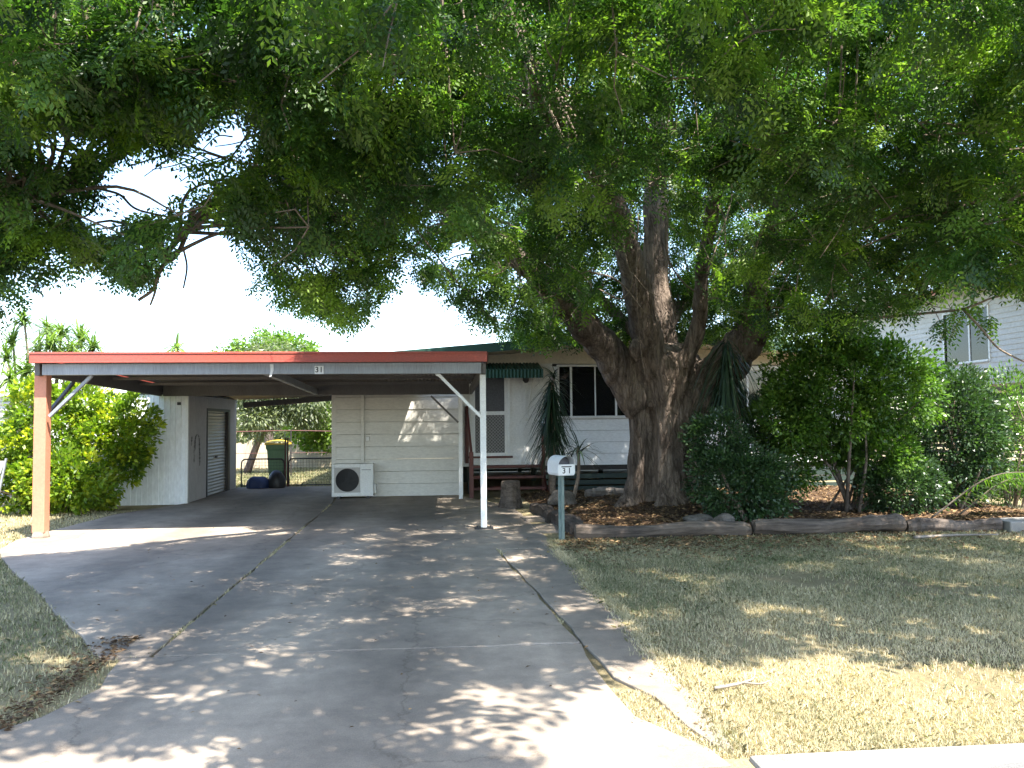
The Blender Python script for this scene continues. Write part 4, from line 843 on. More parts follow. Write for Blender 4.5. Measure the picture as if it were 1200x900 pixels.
# --- crown: clumps of pinnate fronds carried by twigs of the limbs
LP = np.vstack([q for q, r in LIMBS]); LR = np.concatenate([r for q, r in LIMBS])
YB = np.array([(-400, 400), (0, 372), (20, 355), (60, 322), (100, 300), (120, 312), (150, 328), (170, 325), (185, 300), (200, 272), (235, 270), (250, 300), (270, 333), (300, 345), (330, 352), (380, 372), (405, 382), (430, 372), (452, 335), (468, 300), (485, 292), (495, 335), (520, 342), (560, 380), (590, 400), (640, 408), (668, 396), (688, 372), (700, 345), (718, 305), (740, 262), (770, 245), (800, 272), (820, 325), (836, 352), (850, 375), (880, 398), (920, 388), (1000, 390), (1040, 372), (1080, 362), (1100, 340), (1130, 326), (1165, 328), (1200, 335), (1600, 350)], float)
HOLES = np.array([(72, 158, 44, 25), (172, 208, 64, 44), (126, 250, 32, 26), (250, 296, 44, 56), (70, 292, 22, 14), (20, 190, 10, 12), (48, 300, 8, 10), (378, 300, 24, 16), (352, 312, 18, 12), (410, 335, 12, 20), (545, 290, 20, 14), (520, 300, 25, 12), (268, 140, 30, 28), (256, 160, 44, 32), (185, 12, 12, 8), (228, 18, 12, 8), (10, 10, 12, 6), (310, 20, 10, 8), (115, 320, 0.1, .1), (610, 320, 16, 10), (565, 330, 12, 9), (1190, 180, 10, 12), (1160, 245, 8, 7), (975, 125, 6, 6), (660, 360, 14, 10)], float)
def view_ok(P, grow=0.0, hole=1.0):
    pr = project(P); x, y = pr[:, 0], pr[:, 1]
    infr = (x > -30) & (x < 1230) & (y > -30) & (y < 930)
    ok = ~infr | (y < np.interp(x, YB[:, 0], YB[:, 1]) - grow)
    ok |= infr & (P[:, 1] > 15.1) & (x > 640) & (x < 960) & (y < 408 - grow)      # leaves behind the limbs
    extra = (((x - 1128) / 40) ** 2 + ((y - 392) / 34) ** 2 < 1); ok |= extra & infr
    for hx, hy, a, c in HOLES: ok &= ~(((x - hx) / (a * hole)) ** 2 + ((y - hy) / (c * hole)) ** 2 < 1)
    near = infr & (np.linalg.norm(P - np.array([0, 0, EYE]), axis=1) < 4.6); ok &= ~near
    return ok, infr, pr
def inpoly(x, y, poly):
    r = np.zeros(len(x), bool); n = len(poly); j = n - 1
    for i in range(n):
        xi, yi = poly[i]; xj, yj = poly[j]; r ^= ((yi > y) != (yj > y)) & (x < (xj - xi) * (y - yi) / (yj - yi + 1e-12) + xi); j = i
    return r
SUNLIT = [[tuple(gnd(px, py)[:2]) for px, py in poly] for poly in (
    [(690, 1500), (620, 905), (610, 868), (650, 825), (700, 797), (755, 762), (800, 772), (860, 778), (930, 770), (1000, 788), (1100, 772), (1200, 790), (1900, 800), (2600, 1500)],
    [(-900, 905), (-40, 888), (60, 878), (120, 884), (190, 878), (230, 892), (320, 905), (300, 1500), (-900, 1500)],
    [(-900, 596), (60, 596), (130, 627), (180, 632), (330, 621), (335, 627), (180, 637), (110, 645), (0, 656), (-900, 658)])]
def shade_ok(P):
    g = P - SUN[None] * (P[:, 2] / SUN.z)[:, None] if not isinstance(SUN, Vector) else P - np.array(SUN)[None] * (P[:, 2] / SUN.z)[:, None]
    ok = np.ones(len(P), bool)
    for s in SUNLIT: ok &= ~inpoly(g[:, 0], g[:, 1], s)
    gx, gy = g[:, 0], g[:, 1]
    ok &= ~((gx < -3.0) & (gy > 12.25)) & ~((gx < -5.3) & (gy > 10.8)) & ~((gx > 6.9) & (gy > 12.2)) & ~((gx < -6.6) & (gy > 8)) & ~((gx > 6.0) & (gy > 16.5))
    return ok, g
crg = np.random.default_rng(21); C_ = []; ATT = []
cell = {}; gcell = {}
def tryadd(P, kind):
    ok, infr, pr = view_ok(P, 14, 1.15); s, g = shade_ok(P); d = np.linalg.norm(P[:, None] - LP[None], axis=2); j = d.argmin(1); dm = d[np.arange(len(P)), j]
    ok &= s & (dm < (2.9 if kind == 0 else 3.2)) & (P[:, 2] > 3.0) & (P[:, 2] < 10.5) & (dm > .12)
    ok &= (P[:, 2] > 3.9) | (P[:, 1] > 6.2)
    best = None
    for i in np.where(ok)[0]:
        if infr[i] and kind == 0: key = (int(pr[i, 0] // 42), int(pr[i, 1] // 42)); sc = cell.get(key, 0)
        else: key = ('g', int(g[i, 0] // .75), int(g[i, 1] // .75)); sc = gcell.get(key, 0)
        if best is None or sc < best[0]: best = (sc, i, key)
    if best is None: return
    sc, i, key = best; C_.append(P[i]); ATT.append(LP[j[i]])
    if infr[i]: k2 = (int(pr[i, 0] // 42), int(pr[i, 1] // 42)); cell[k2] = cell.get(k2, 0) + 1
    k3 = ('g', int(g[i, 0] // .75), int(g[i, 1] // .75)); gcell[k3] = gcell.get(k3, 0) + 1
for it in range(980):        # clumps that fill the crown as seen from the street
    n = 24; px = crg.uniform(-60, 1260, n); py = crg.uniform(-60, 400, n); Y = crg.uniform(5.2, 17.8, n)
    tryadd(np.array([at(a, c, y) for a, c, y in zip(px, py, Y)]), 0)
for it in range(230):        # foliage behind and beside the limbs
    n = 24; px = crg.uniform(590, 1000, n); py = crg.uniform(170, 408, n); Y = np.where(crg.random(n) < .7, crg.uniform(15.2, 18.6, n), crg.uniform(11.5, 14, n))
    tryadd(np.array([at(a, c, y) for a, c, y in zip(px, py, Y)]), 0)
for it in range(235):        # the rest of the crown, over the driveway and the lawn
    n = 24; gx = crg.uniform(-6.2, 8.2, n); gy = crg.uniform(3.0, 17.5, n); z = crg.uniform(3.9, 9.0, n)
    P = np.stack([gx, gy, np.zeros(n)], 1) + np.array(SUN)[None] * (z / SUN.z)[:, None]; tryadd(P, 1)
C_ = np.array(C_); ATT = np.array(ATT); nC = len(C_)
twb = MB()
tw_ok = view_ok(C_, -4, .95)[0]
for c, a, okc in zip(C_, ATT, tw_ok):
    if not okc: continue
    mid = (c + a) / 2 + np.array([crg.normal(0, .12), crg.normal(0, .12), .15]); q = spline([a, mid, c], 4); twb.tube(q, np.linspace(.022, .006, len(q)), 5)
    for k in range(3):
        e = c + crg.normal(0, .26, 3)
        if not view_ok(e[None], 12, 1.1)[0][0]: continue
        twb.tube([c, (c + e) / 2 + crg.normal(0, .04, 3), e], [.007, .005, .003], 4)
# fronds: three sprays per clump, each a fan of bipinnate fronds spread nearly level
SUB = 3
sub = (C_[:, None, :] + np.concatenate([np.zeros((nC, 1, 3)), crg.normal(0, 1, (nC, SUB - 1, 3)) * np.array([.32, .32, .15])], 1)).reshape(-1, 3)
per = 10
K = len(sub) * per; cen = np.repeat(sub, per, 0)
Pf = cen + crg.normal(0, 1, (K, 3)) * np.array([.09, .09, .06])
th0 = np.repeat(crg.uniform(0, 6.283, len(sub)), per); th = th0 + crg.normal(0, 1.15, K); el = crg.normal(-.38, .38, K)
Df = np.stack([np.cos(th) * np.cos(el), np.sin(th) * np.cos(el), np.sin(el)], 1)
FL = crg.uniform(.26, .46, K)
tipP = Pf + Df * (FL * .75)[:, None]
ok, infr, pr = view_ok(tipP, 0, .9); s_, g_ = shade_ok(tipP); keep = ok & s_ & (tipP[:, 2] > 2.6)
# the big limbs stay bare along their lower sides: few fronds grow close below and in front of them
def near_line(pr, pts, w):
    q = spline([(a, c, 0) for a, c in pts], 8)[:, :2]; return (np.linalg.norm(pr[:, None] - q[None], axis=2).min(1)) < w
dist_ = np.linalg.norm(tipP - np.array([0, 0, EYE]), axis=1); r0 = crg.random(K); thin = np.repeat(crg.random(len(sub)) < .30, per); keep &= ~(thin & (pr[:, 0] < 345) & (pr[:, 0] > -150) & (pr[:, 1] > -100) & (pr[:, 1] < 420))
for pts, w, dl, pk in (([(590, 0), (612, 60), (645, 125), (665, 155)], 20, 10.6, .85), ([(640, 112), (560, 98), (470, 82), (400, 84), (330, 92)], 13, 10.2, .75), ([(690, 190), (716, 232), (738, 300), (752, 370)], 22, 13.2, .75), ([(768, 200), (770, 300), (775, 390)], 22, 14.2, .9), ([(835, 250), (822, 330), (812, 400)], 14, 13.4, .5), ([(604, 300), (642, 335), (684, 382)], 18, 13.0, .7), ([(888, 345), (878, 385)], 26, 13.6, .6), ([(300, 105), (260, 150), (225, 245)], 14, 9.0, .6)):
    keep &= ~(near_line(pr, pts, w) & (dist_ < dl) & (r0 < pk))
near_fr = (pr[:, 0] > -200) & (pr[:, 0] < 1400) & (pr[:, 1] > -230) & (pr[:, 1] < 1200) & np.isfinite(pr[:, 0])
Pf, Df, FL, infr = Pf[keep], Df[keep], FL[keep], near_fr[keep]; dist = np.linalg.norm(Pf - np.array([0, 0, EYE]), axis=1)
clump_t = np.clip(crg.normal(.50, .28, len(sub)), 0, 1); tintf = np.clip(np.repeat(clump_t, per)[keep] + crg.normal(0, .10, len(Pf)), 0, 1)
young = crg.random(len(Pf)) < .03; tintf[young] = crg.uniform(.85, 1, young.sum())
def frame(D, n):
    up = np.array([0, 0, 1.0]) + crg.normal(0, .30, (n, 3)); S = unit(np.cross(D, up)); return S, np.cross(S, D)
def quad(c, d, w, N, a, b): return np.stack([c, c + d * a * .5 + w * b * .5, c + d * a - N * a * .12, c + d * a * .5 - w * b * .5], 1)
def fronds(P, D, L, tint, pairs, ll, lw):
    n = len(P); S, N = frame(D, n); Vs = []
    for t in (np.arange(pairs) + .8) / pairs:
        c = P + D * (L * t)[:, None] - N * (L * .16 * t * t)[:, None] + np.array([0, 0, -1.0]) * (L * .14 * t * t)[:, None]
        for s in (-1, 1):
            d = unit(D * .5 + S * s * (.95 + .1 * crg.normal(0, 1, (n, 1))) - N * (.15 + .25 * crg.random((n, 1)))); a = (ll * (1 - .45 * abs(t - .45)) * crg.uniform(.85, 1.15, n))[:, None]
            Vs.append(quad(c, d, np.cross(N, d), N, a, a * lw))
    V = np.concatenate(Vs, 0).reshape(-1, 3); tt = np.repeat(np.clip(np.tile(tint, 2 * pairs) + crg.normal(0, .05, n * 2 * pairs), 0, 1), 4); return V, tt
def bipinnate(P, D, L, tint, ll=.060, lw=.47, nl=4):
    n = len(P); S, N = frame(D, n); Vs = []
    for t, s, pl in ((.28, -1, .46), (.34, 1, .48), (.58, -1, .46), (.64, 1, .44), (1.0, 0, .42)):
        t0 = t if s else .62; c0 = P + D * (L * t0)[:, None] - N * (L * .14 * t0 * t0)[:, None] + np.array([0, 0, -1.0]) * (L * .12 * t0)[:, None]
        pd = unit(D * (.75 if s else 1) + S * s * .8 - N * (.22 + .2 * crg.random((n, 1))) + crg.normal(0, .08, (n, 3))); w0 = np.cross(N, pd); Lp = (L * pl * crg.uniform(.85, 1.15, n))[:, None]
        for j in range(nl):
            u = (j + .7) / nl; c = c0 + pd * Lp * u - N * Lp * (.18 * u * u); a = (ll * (1 - .35 * abs(u - .5)) * crg.uniform(.85, 1.15, n))[:, None]
            for q in (-1, 1):
                d = unit(pd * .55 + w0 * q * .9 - N * .2); Vs.append(quad(c, d, np.cross(N, d), N, a, a * lw))
        c = c0 + pd * Lp - N * Lp * .18; a = np.full((n, 1), ll * .8); Vs.append(quad(c, pd, w0, N, a, a * lw))
    m = len(Vs); V = np.concatenate(Vs, 0).reshape(-1, 3); return V, np.repeat(np.clip(np.tile(tint, m) + crg.normal(0, .06, n * m), 0, 1), 4)
k1 = infr & (dist < 10.8); k2 = infr & ~k1; k3 = ~infr
G_ = [bipinnate(Pf[k1], Df[k1], FL[k1], tintf[k1]), fronds(Pf[k2], Df[k2], FL[k2], tintf[k2], 7, .095, .40), fronds(Pf[k3], Df[k3], FL[k3], tintf[k3], 3, .19, .5)]
V = np.vstack([a for a, _ in G_]); tt = np.concatenate([c for _, c in G_])
big_mesh('crown', V, np.arange(len(V)).reshape(-1, 4), M['leaf_big'], tree, {'tint': tt})
twb.build('twigs', M['twig'], tree, fix=False)
vb.build('vine', M['twig'], tree, smooth=True)
print('clumps', nC, 'fronds', len(Pf), 'in frame', int(infr.sum()), 'quads', len(V) // 4)

# ------------------------------------------------------------------ strap-leaved plants
def straps(P, D, L, W, droop, rg, seg=6):
    """ribbons that start at P along D and bend down"""
    n = len(P); S = unit(np.cross(D, np.array([0, 0, 1.0]) + rg.normal(0, .1, (n, 3)))); Vs = []
    for k in range(seg + 1):
        t = k / seg; c = P + D * (L * t)[:, None] + np.array([0, 0, -1.0]) * (L * droop * t * t)[:, None]; w = (W * (1 - t) ** .6 * min(1, .5 + t * 2.5) * .5)[:, None]; Vs.append(np.stack([c - S * w, c + S * w], 1))
    V = np.stack(Vs, 1).reshape(n, -1, 3); nv = V.shape[1]; base = (np.arange(n) * nv)[:, None]
    f = np.array([[2 * k, 2 * k + 1, 2 * k + 3, 2 * k + 2] for k in range(seg)]); Fq = (base[:, None, :] + f[None]).reshape(-1, 4); return V.reshape(-1, 3), Fq, nv
def strap_plant(name, label, cat, base, heads, m, seed, stem_m='twig', stem_r=.04):
    """heads: (x, y, z, n, length, width, spread_up, droop)"""
    rg = np.random.default_rng(seed); root = thing(name, label, cat, base); b = MB(); VV, FF, TT = [], [], []; o = 0
    for (x, y, z, n, L, W, up, dr, zr) in heads:
        c = np.array([x, y, z]); a = np.array(base, float) + (0, 0, -.05); q = spline([a, (a + c) / 2 + np.array([rg.normal(0, .08), rg.normal(0, .08), 0]), c], 5); b.tube(q, np.linspace(stem_r, stem_r * .7, len(q)), 8)
        th = rg.uniform(0, 2 * math.pi, n); e = rg.normal(up, .45, n); D = unit(np.stack([np.cos(th) * np.cos(e), np.sin(th) * np.cos(e), np.sin(e)], 1)); P = np.repeat(c[None], n, 0) + rg.normal(0, .02, (n, 3)); P[:, 2] -= rg.uniform(0, zr, n)
        V, Fq, nv = straps(P, D, L * rg.uniform(.4, 1.25, n), np.full(n, W), dr, rg); VV.append(V); FF.append(Fq + o); o += len(V); TT.append(np.repeat(np.clip(rg.normal(.5, .2, n), 0, 1), nv))
    big_mesh('leaves', np.vstack(VV), np.vstack(FF), m, root, {'tint': np.concatenate(TT)})
    b.build('stem', M[stem_m], root, smooth=True); return root
strap_plant('yucca', 'tall dark yucca with hanging strap leaves in front of the house window', 'plant', (2.36, 17.2, .08), [(2.40, 17.2, 2.62, 60, .62, .04, .45, .5, .25), (2.36, 17.2, 2.45, 460, .66, .036, -.6, .75, 1.25)], M['strap'], 31, stem_r=.06)
strap_plant('yucca', 'low spiky yucca rosette with arching leaves beside the letterbox', 'plant', (2.62, 16.2, .08), [(2.75, 16.2, 1.12, 44, .8, .036, .35, .45, .15)], M['strap'], 32, stem_r=.04)
p = at(852, 405, 13.5)
strap_plant('dracaena', 'tall dracaena with long hanging dark leaves against the right side of the trunk', 'plant', (5.12, 13.4, .08), [(p[0] - .03, 13.45, p[2] + .12, 230, .80, .036, -.75, 1.0, .85)], M['strap'], 33, stem_r=.055)
hs = []
for (px, py, Y) in ((60, 398, 17.8), (72, 385, 18.2), (28, 372, 18.6), (108, 402, 18.4), (48, 425, 17.6), (12, 440, 17.4), (18, 485, 17.2), (88, 420, 18), (8, 415, 18.4), (36, 455, 18.0), (70, 415, 18.4), (45, 405, 18.9), (95, 392, 18.7), (82, 405, 17.9), (56, 380, 18.9), (15, 395, 18.8), (110, 425, 18.3), (30, 430, 17.8)):
    q = at(px, py, Y); hs.append((q[0], Y, q[2], 110, .66, .045, .3, .35, .2))
strap_plant('dragon_tree', 'tall light green plant with spiky leaf heads above the golden shrub', 'plant', (-8.4, 18.0, 0), hs, M['strap_light'], 34, stem_r=.035)

# ------------------------------------------------------------------ shrubs
bush('golden_shrub', 'sunlit yellow green shrub filling the space between orange post and shed', 'shrub', (-7.2, 16.4, 0), [(-7.5, 16.5, 1.25, .9, .8, 1.25, 3), (-6.5, 16.6, 1.15, .65, .7, 1.2, 2.5), (-6.9, 16.5, 2.0, .5, .5, .5, .8), (-8.0, 16.0, .75, .7, .6, .75, 1.3), (-6.9, 15.8, .6, .9, .45, .6, 1.6), (-7.7, 16.3, 2.2, .35, .4, .45, .5), (-6.05, 16.75, 1.45, .5, .5, .9, 1.3)], 520, 40, (.10, .055), M['leaf_gold'], 14, 41, .15)
bush('garden_shrub', 'large leafy green shrub on several bare stems behind the edging logs', 'shrub', (6.75, 13.3, .08), [(6.7, 13.3, 2.05, 1.25, 1.0, 1.15, 5), (7.6, 13.1, 2.15, .75, .8, .85, 2), (5.85, 13.2, 1.75, .65, .7, .85, 1.6), (6.6, 13.2, 2.9, .6, .6, .4, 1), (7.3, 13.2, 1.1, .7, .6, .5, 1.4), (6.7, 13.6, 1.7, .8, .4, .9, 1.6), (6.0, 13.4, .95, .5, .5, .5, .8)], 900, 42, (.075, .04), M['leaf_shrub'], 11, 42, .17, .036, 'bush_bark')
bush('garden_shrub', 'dark low shrub spreading over the border right of the tree trunk', 'shrub', (4.65, 12.5, .08), [(4.55, 12.4, .7, .75, .6, .7, 3), (5.05, 12.6, .55, .55, .5, .55, 1.5), (4.4, 12.6, 1.35, .5, .4, .4, 1)], 330, 38, (.06, .035), M['leaf_dark'], 10, 43, .15)
bush('garden_shrub', 'dark upright shrub below the neighbouring white wall', 'shrub', (9.0, 13.7, .0), [(9.0, 13.7, 1.35, .85, .8, 1.2, 3), (9.5, 13.9, 1.5, .5, .6, .9, 1)], 420, 36, (.075, .042), M['leaf_dark'], 10, 44, .17)
bush('garden_shrub', 'small dark shrub low between the stemmed shrub and palm frond', 'shrub', (7.75, 13.0, .08), [(7.6, 13.0, .5, .75, .5, .55, 1)], 200, 34, (.06, .035), M['leaf_dark'], 6, 45, .14)
bush('garden_shrub', 'small leafy shrub in front of the white wall left of the stems', 'shrub', (5.6, 14.4, .08), [(5.6, 14.4, .95, .6, .5, .8, 1)], 220, 30, (.07, .04), M['leaf_dark'], 6, 46, .16)
bush('hedge_plant', 'feathery light green shrub at the far right of the border', 'shrub', (10.2, 13.9, 0), [(10.3, 14.0, 1.3, .7, .6, 1.2, 1)], 220, 28, (.08, .03), M['leaf_shrub'], 6, 47, .2)
# palm fronds at the right end of the bed
def palm_frond(label, base, tip, sag, seed, name='palm_frond'):
    rg = np.random.default_rng(seed); a = np.array(base, float); t = np.array(tip, float); q = spline([a, (a + t) / 2 + np.array([0, 0, sag]), t], 12); root = thing(name, label, 'palm frond', tuple(a)); b = MB(); b.tube(q, np.linspace(.016, .005, len(q)), 6); b.build('rib', M['bush_bark'], root, smooth=True)
    k = np.linspace(4, len(q) - 1, 46); P = np.stack([np.interp(k, np.arange(len(q)), q[:, i]) for i in range(3)], 1); d = unit(np.gradient(P, axis=0)); s = unit(np.cross(d, [0, 0, 1])); P = np.repeat(P, 2, 0); sg = np.tile([1, -1], len(k))[:, None]; D = unit(np.repeat(d, 2, 0) * .7 + np.repeat(s, 2, 0) * sg + np.array([0, 0, -.1]) + rg.normal(0, .1, P.shape))
    V, Fq, nv = straps(P, D, rg.uniform(.3, .5, len(P)), np.full(len(P), .034), .45, rg, 4); big_mesh('leaflets', V, Fq, M['leaf_shrub'], root, {'tint': np.repeat(np.clip(rg.normal(.6, .2, len(P)), 0, 1), nv)})
palm_frond('arching palm frond rising to the right at the end of the bed', (7.55, 12.1, .1), (9.35, 11.8, .78), .28, 51)
palm_frond('low palm frond with drooping tip near the concrete edging', (8.2, 12.4, .1), (9.6, 11.9, .45), .38, 52)

# ------------------------------------------------------------------ trees in the back yard and beyond
def far_tree(name, label, base, trunk_pts, blobs, ntips, per, leaf, m, seed, tr=.14, tipr=.5, droop=0.0, tint=.5):
    rg = np.random.default_rng(seed); root = thing(name, label, 'tree', base, 'trees in the back yard'); b = MB(); q = spline([base] + trunk_pts, 6); b.tube(q, np.linspace(tr, tr * .5, len(q)), 10)
    T_, d = ellipsoid_tips(blobs, ntips, rg)
    for k in range(18): e = T_[rg.integers(len(T_))]; c = q[rg.integers(len(q) // 2, len(q))]; qq = spline([c, (c + e) / 2 + (0, 0, .2), e], 4); b.tube(qq, np.linspace(tr * .35, .01, len(qq)), 5)
    b.build('trunk', M['bark'], root, smooth=True)
    P, dd = clump_points(T_, rg.uniform(.6, 1.3, len(T_)) * tipr, per, rg); D = dd + np.array([0, 0, -droop]) + rg.normal(0, .3, P.shape); n = len(P); ti = np.clip(np.repeat(rg.normal(tint, .18, len(T_)), per) + rg.normal(0, .12, n), 0, 1); s = rg.uniform(.7, 1.3, n); leaves_obj('crown', P, D, leaf[0] * s, leaf[1] * s, ti, m, root)
far_tree('backyard_tree', 'drooping grey green tree with leaning trunk seen through the carport gap', (-6.4, 28.0, 0), [(-5.9, 28, 1.4), (-5.2, 28, 2.9)], [(-5.6, 28, 3.2, 1.6, 1.3, 1.2, 3), (-5.9, 27.6, 2.1, .8, .8, .9, 1), (-4.5, 27.8, 2.5, .9, .9, .9, 1.5)], 330, 52, (.15, .045), M['leaf_grey'], 61, .13, .42, .7)
far_tree('backyard_tree', 'bright green bushy tree nearest the house corner in the back yard', (-3.4, 29.5, 0), [(-3.4, 29.5, 1.2), (-3.5, 29.5, 2.4)], [(-3.4, 29.5, 2.3, 1.7, 1.3, 1.7, 3), (-2.0, 29.2, 2.0, 1.2, 1, 1.5, 2), (-4.4, 29.6, 1.5, .8, .8, .7, 1)], 280, 36, (.15, .09), M['leaf_bright'], 62, .14, .4, .2)
far_tree('backyard_tree', 'rounded pale green treetop showing above the middle of the red fascia', (-7.3, 36, 0), [(-7.3, 36, 2.5), (-7.3, 36, 4.2)], [(-6.9, 36, 4.6, 1.5, 1.2, 1.1, 3), (-8.6, 36, 4.3, 1.1, 1, .95, 1.6), (-5.7, 36, 4.5, .6, .7, .6, .7)], 230, 34, (.17, .09), M['leaf_bright'], 63, .2, .38, .2, .4)
hs = []; q = at(207, 407, 33)
strap_plant('palm', 'small distant palm head poking above the red fascia', 'palm', (q[0], 33, 0), [(q[0], 33, q[2], 60, 1.1, .12, .3, .6, .1)], M['strap_light'], 64, stem_r=.1)
rgf = np.random.default_rng(70); TL = []     # far tree line behind everything
for x in np.arange(-60, 60, 2.2): TL.append((x, 60 + rgf.normal(0, 3), 1.3 + rgf.uniform(0, .8), 2.2, 1.6, 1.5 + rgf.uniform(0, .7), 1))
T_, d = ellipsoid_tips(TL, 1500, rgf); T_ = T_[T_[:, 2] > .2]; P, dd = clump_points(T_, rgf.uniform(.5, 1, len(T_)), 14, rgf); n = len(P)
tag(leaves_obj('treeline', P, dd, np.full(n, .5), np.full(n, .32), np.clip(rgf.normal(.4, .2, n), 0, 1), M['leaf_grey'], None), 'hazy far-off line of low trees on the horizon', 'trees', kind='stuff')

# ------------------------------------------------------------------ grass, leaf litter, weeds
def in_slabs(x, y):
    r = np.zeros(len(x), bool)
    for p in SL.values(): r |= inpoly(x, y, p)
    return r
def vnoise(x, y, s, seed):
    r = np.random.default_rng(seed); v = np.zeros(len(x))
    for k in range(9): w = r.normal(0, 1, 2) * s; v += np.sin(x * w[0] + y * w[1] + r.uniform(0, 6))
    return v / 3.0
def grass(name, xs, ys, h, w, mask, dry, seed, zf=None):
    rg = np.random.default_rng(seed); x, y = xs, ys; ok = mask(x, y) & (~in_slabs(x, y) if name not in ('joint_weeds', 'edge_grass') else True); x, y = x[ok], y[ok]; h = h[ok] if not np.isscalar(h) else np.full(len(x), h); w = w[ok] if not np.isscalar(w) else np.full(len(x), w); n = len(x)
    z = np.zeros(n) if zf is None else np.array([zf(a, c) for a, c in zip(x, y)])
    th = rg.uniform(0, 2 * math.pi, n); ln = rg.uniform(.1, 1.1, n); h = h * rg.uniform(.5, 1.4, n); ca, sa = np.cos(th), np.sin(th); d = np.stack([ca, sa, np.zeros(n)], 1); ph = rg.uniform(0, 6.3, n); s = np.stack([-np.sin(ph), np.cos(ph), np.zeros(n)], 1)
    B = np.stack([x, y, z - .004], 1); up = np.array([0, 0, 1.0]); mid = B + up * (h * .6)[:, None] + d * (h * ln * .3)[:, None]; tip = B + up * (h * (1.1 - .4 * ln))[:, None] + d * (h * ln)[:, None]
    V = np.stack([B - s * (w * .5)[:, None], B + s * (w * .5)[:, None], mid + s * (w * .35)[:, None], tip, mid - s * (w * .35)[:, None]], 1).reshape(-1, 3); Fq = np.arange(n * 5).reshape(-1, 5)
    t = np.clip(dry(x, y) + rg.normal(0, .2, n), 0, 1); return tag(big_mesh(name, V, Fq, M['grass'], None, {'tint': np.repeat(t, 5)}), kind='stuff')
g = np.random.default_rng(80); n = 330000
yy = 3.9 + (11.25 - 3.9) * g.random(n) ** 1.35; xx = .98 + (0.95 * yy + 3.2 - .98) * g.random(n) ** 1.12
def dryR(x, y): return np.clip(.82 - .13 * np.clip(y - 5, 0, 3) - .02 * (y - 5) + .16 * vnoise(x, y, 2.2, 1) + .08 * vnoise(x, y, 7, 2), 0, 1)
tag(grass('lawn_grass', xx, yy, .026 + .0011 * yy, .0028 + .00055 * yy, lambda x, y: (g.random(len(x)) < .68 + .4 * vnoise(x, y, 2.6, 5) + .15 * vnoise(x, y, 9, 15)) & ((x > 1.44) | ((y < 4.9) & (x > 1.0))), dryR, 81), 'short patchy dry grass on the front lawn right of the driveway', 'grass')
n = 60000; xx = g.uniform(-7.5, -2.0, n); yy = g.uniform(4.3, 11.6, n)
tag(grass('lawn_grass', xx, yy, .034 + .001 * yy, .0035 + .0006 * yy, lambda x, y: x > -.9 * y - 1.5, lambda x, y: .34 + .16 * vnoise(x, y, 2, 3) + .25 * (x > -2.9), 82), 'shaded green grass left of the driveway', 'grass')
n = 26000; xx = g.uniform(-9.5, -5.2, n); yy = g.uniform(10.2, 16.2, n)
tag(grass('lawn_grass', xx, yy, .05, .010, lambda x, y: g.random(len(x)) < .75, lambda x, y: .50 + .18 * vnoise(x, y, 2, 4), 83), 'sunlit patchy grass around the orange post', 'grass')
n = 22000; xx = g.uniform(-9, -1.5, n); yy = g.uniform(21.9, 31, n)
tag(grass('lawn_grass', xx, yy, .07, .025, lambda x, y: x > -9, lambda x, y: .22 + .2 * vnoise(x, y, 1.2, 6) + .3 * (y > 28), 84), 'sunlit green grass in the back yard beyond the gate', 'grass')
n = 16000; xx = g.uniform(8.0, 16, n); yy = g.uniform(11.6, 20, n)
tag(grass('lawn_grass', xx, yy, .055, .016, lambda x, y: ~((x < 10.2) & (y < 13.0)), lambda x, y: .45 + .2 * vnoise(x, y, 1.2, 7), 85), 'sunlit grass beside the neighbouring house', 'grass')
n = 9000; yy = g.uniform(3.95, 11.2, n); xx = 1.475 + .03 * np.sin(yy * 3) + g.normal(0, .05, n) - .03 * (yy < 4.6)
tag(grass('edge_grass', xx, yy, .05, .006, lambda x, y: (vnoise(x, y, 3, 11) > -.6), lambda x, y: .55 + .25 * vnoise(x, y, 3, 12), 91), 'ragged dry grass creeping over the right driveway edge', 'grass')
n = 9000; cxy = np.stack([g.uniform(1.6, 9, 900), g.uniform(4.2, 11, 900)], 1)[g.integers(0, 900, n)] + g.normal(0, .06, (n, 2))
tag(grass('grass_tufts', cxy[:, 0], cxy[:, 1], .045, .005, lambda x, y: x > 1.5, lambda x, y: .42 + .3 * vnoise(x, y, 5, 14), 92), 'taller green tufts dotted over the front lawn', 'grass')
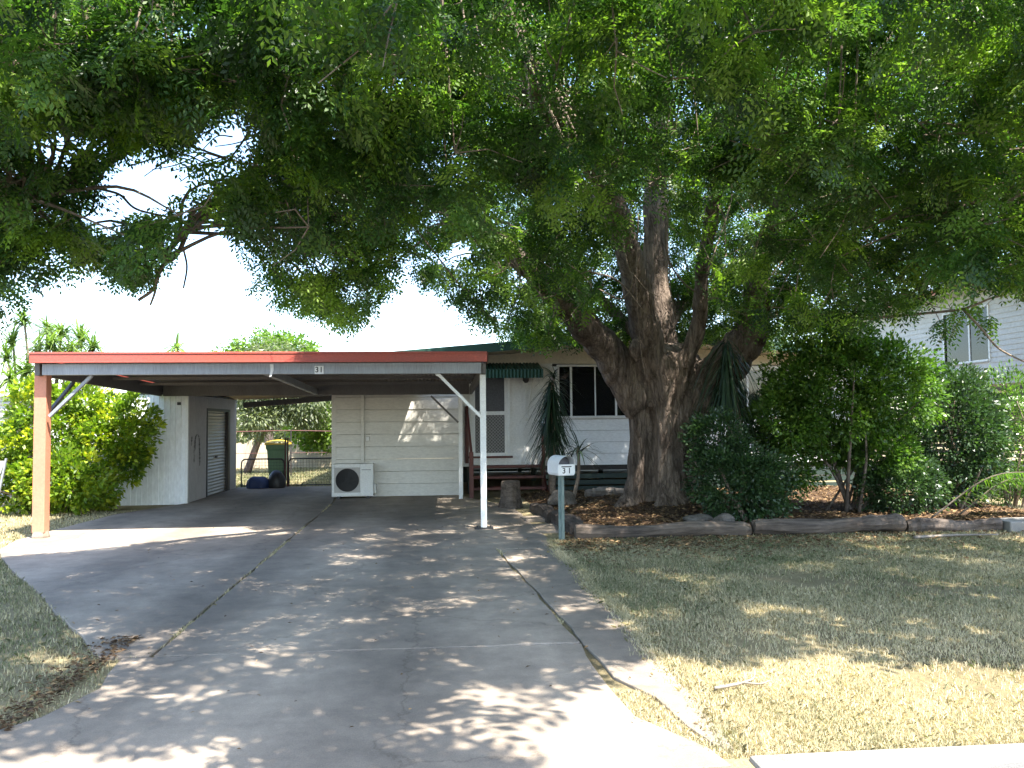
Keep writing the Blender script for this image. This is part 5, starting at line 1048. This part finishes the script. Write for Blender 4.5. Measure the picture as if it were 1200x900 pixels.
# weeds and dry grass growing in the driveway joints
n = 5200; t = g.random(n); xx = np.where(g.random(n) < .6, -2.011 - .172 * (t - .0) + g.normal(0, .004, n), .72 + .34 * (1 - t)); yy = np.where(xx < 0, 6.05 + 11.1 * t, 5.1 + 5.4 * t); xx += g.normal(0, .010, n)
clumpy = (vnoise(xx, yy, 2.0, 9) + vnoise(xx * 0, yy, 4.5, 10)) > .35
tag(grass('joint_weeds', xx[clumpy], yy[clumpy], .035, .006, lambda x, y: g.random(len(x)) < 1.1, lambda x, y: .65 + 0 * x, 86), 'dry weeds growing in the cracks of the driveway', 'weeds')
def litter(name, label, x, y, zf, size, seed, mu=.5):
    rg = np.random.default_rng(seed); n = len(x); z = np.array([zf(a, c) for a, c in zip(x, y)]) + rg.uniform(.004, .022, n); th = rg.uniform(0, 6.3, n); D = unit(np.stack([np.cos(th), np.sin(th), rg.normal(0, .18, n)], 1)); N = unit(rg.normal(0, .35, (n, 3)) + (0, 0, 1)); s = rg.uniform(.5, 1.3, n) * size
    V, Fq = leaf_quads(np.stack([x, y, z], 1), D, N, s, s * .42, .2); return tag(big_mesh(name, V, Fq, M['litter'], None, {'tint': np.repeat(np.clip(rg.normal(mu, .25, n), 0, 1), 4)}), label, 'leaves', kind='stuff')
n = 17000; xx = g.uniform(1.75, 10.2, n); yy = 11.25 + 7.4 * g.random(n) ** 1.2
litter('leaf_litter', 'brown fallen leaves covering the garden bed', xx, yy, mound, .075, 87, .42)
n = 3600; xx = 1.5 + np.abs(g.normal(0, 1, n)) * 3.2; yy = 11.15 - np.abs(g.normal(0, .75, n)); k = (xx < 10)
litter('leaf_litter', 'brown fallen leaves scattered on the lawn by the logs', xx[k], yy[k], lambda a, c: .012, .06, 88, .5)
n = 1000; yy = g.uniform(4.2, 17.5, n); xx = g.uniform(-4.2, 1.4, n); k = g.random(n) < np.where(np.abs(xx - 1.2) < .35, .9, .22)
litter('leaf_litter', 'small dry leaf bits scattered on the driveway', xx[k], yy[k], lambda a, c: .021, .035, 89, .45)
n = 700; xx = -2.35 + np.abs(g.normal(0, .14, n)) * -1 + .1; yy = g.uniform(4.6, 6.5, n)
litter('leaf_litter', 'red brown leaves gathered at the left driveway corner', xx, yy, lambda a, c: .02, .045, 90, .35)
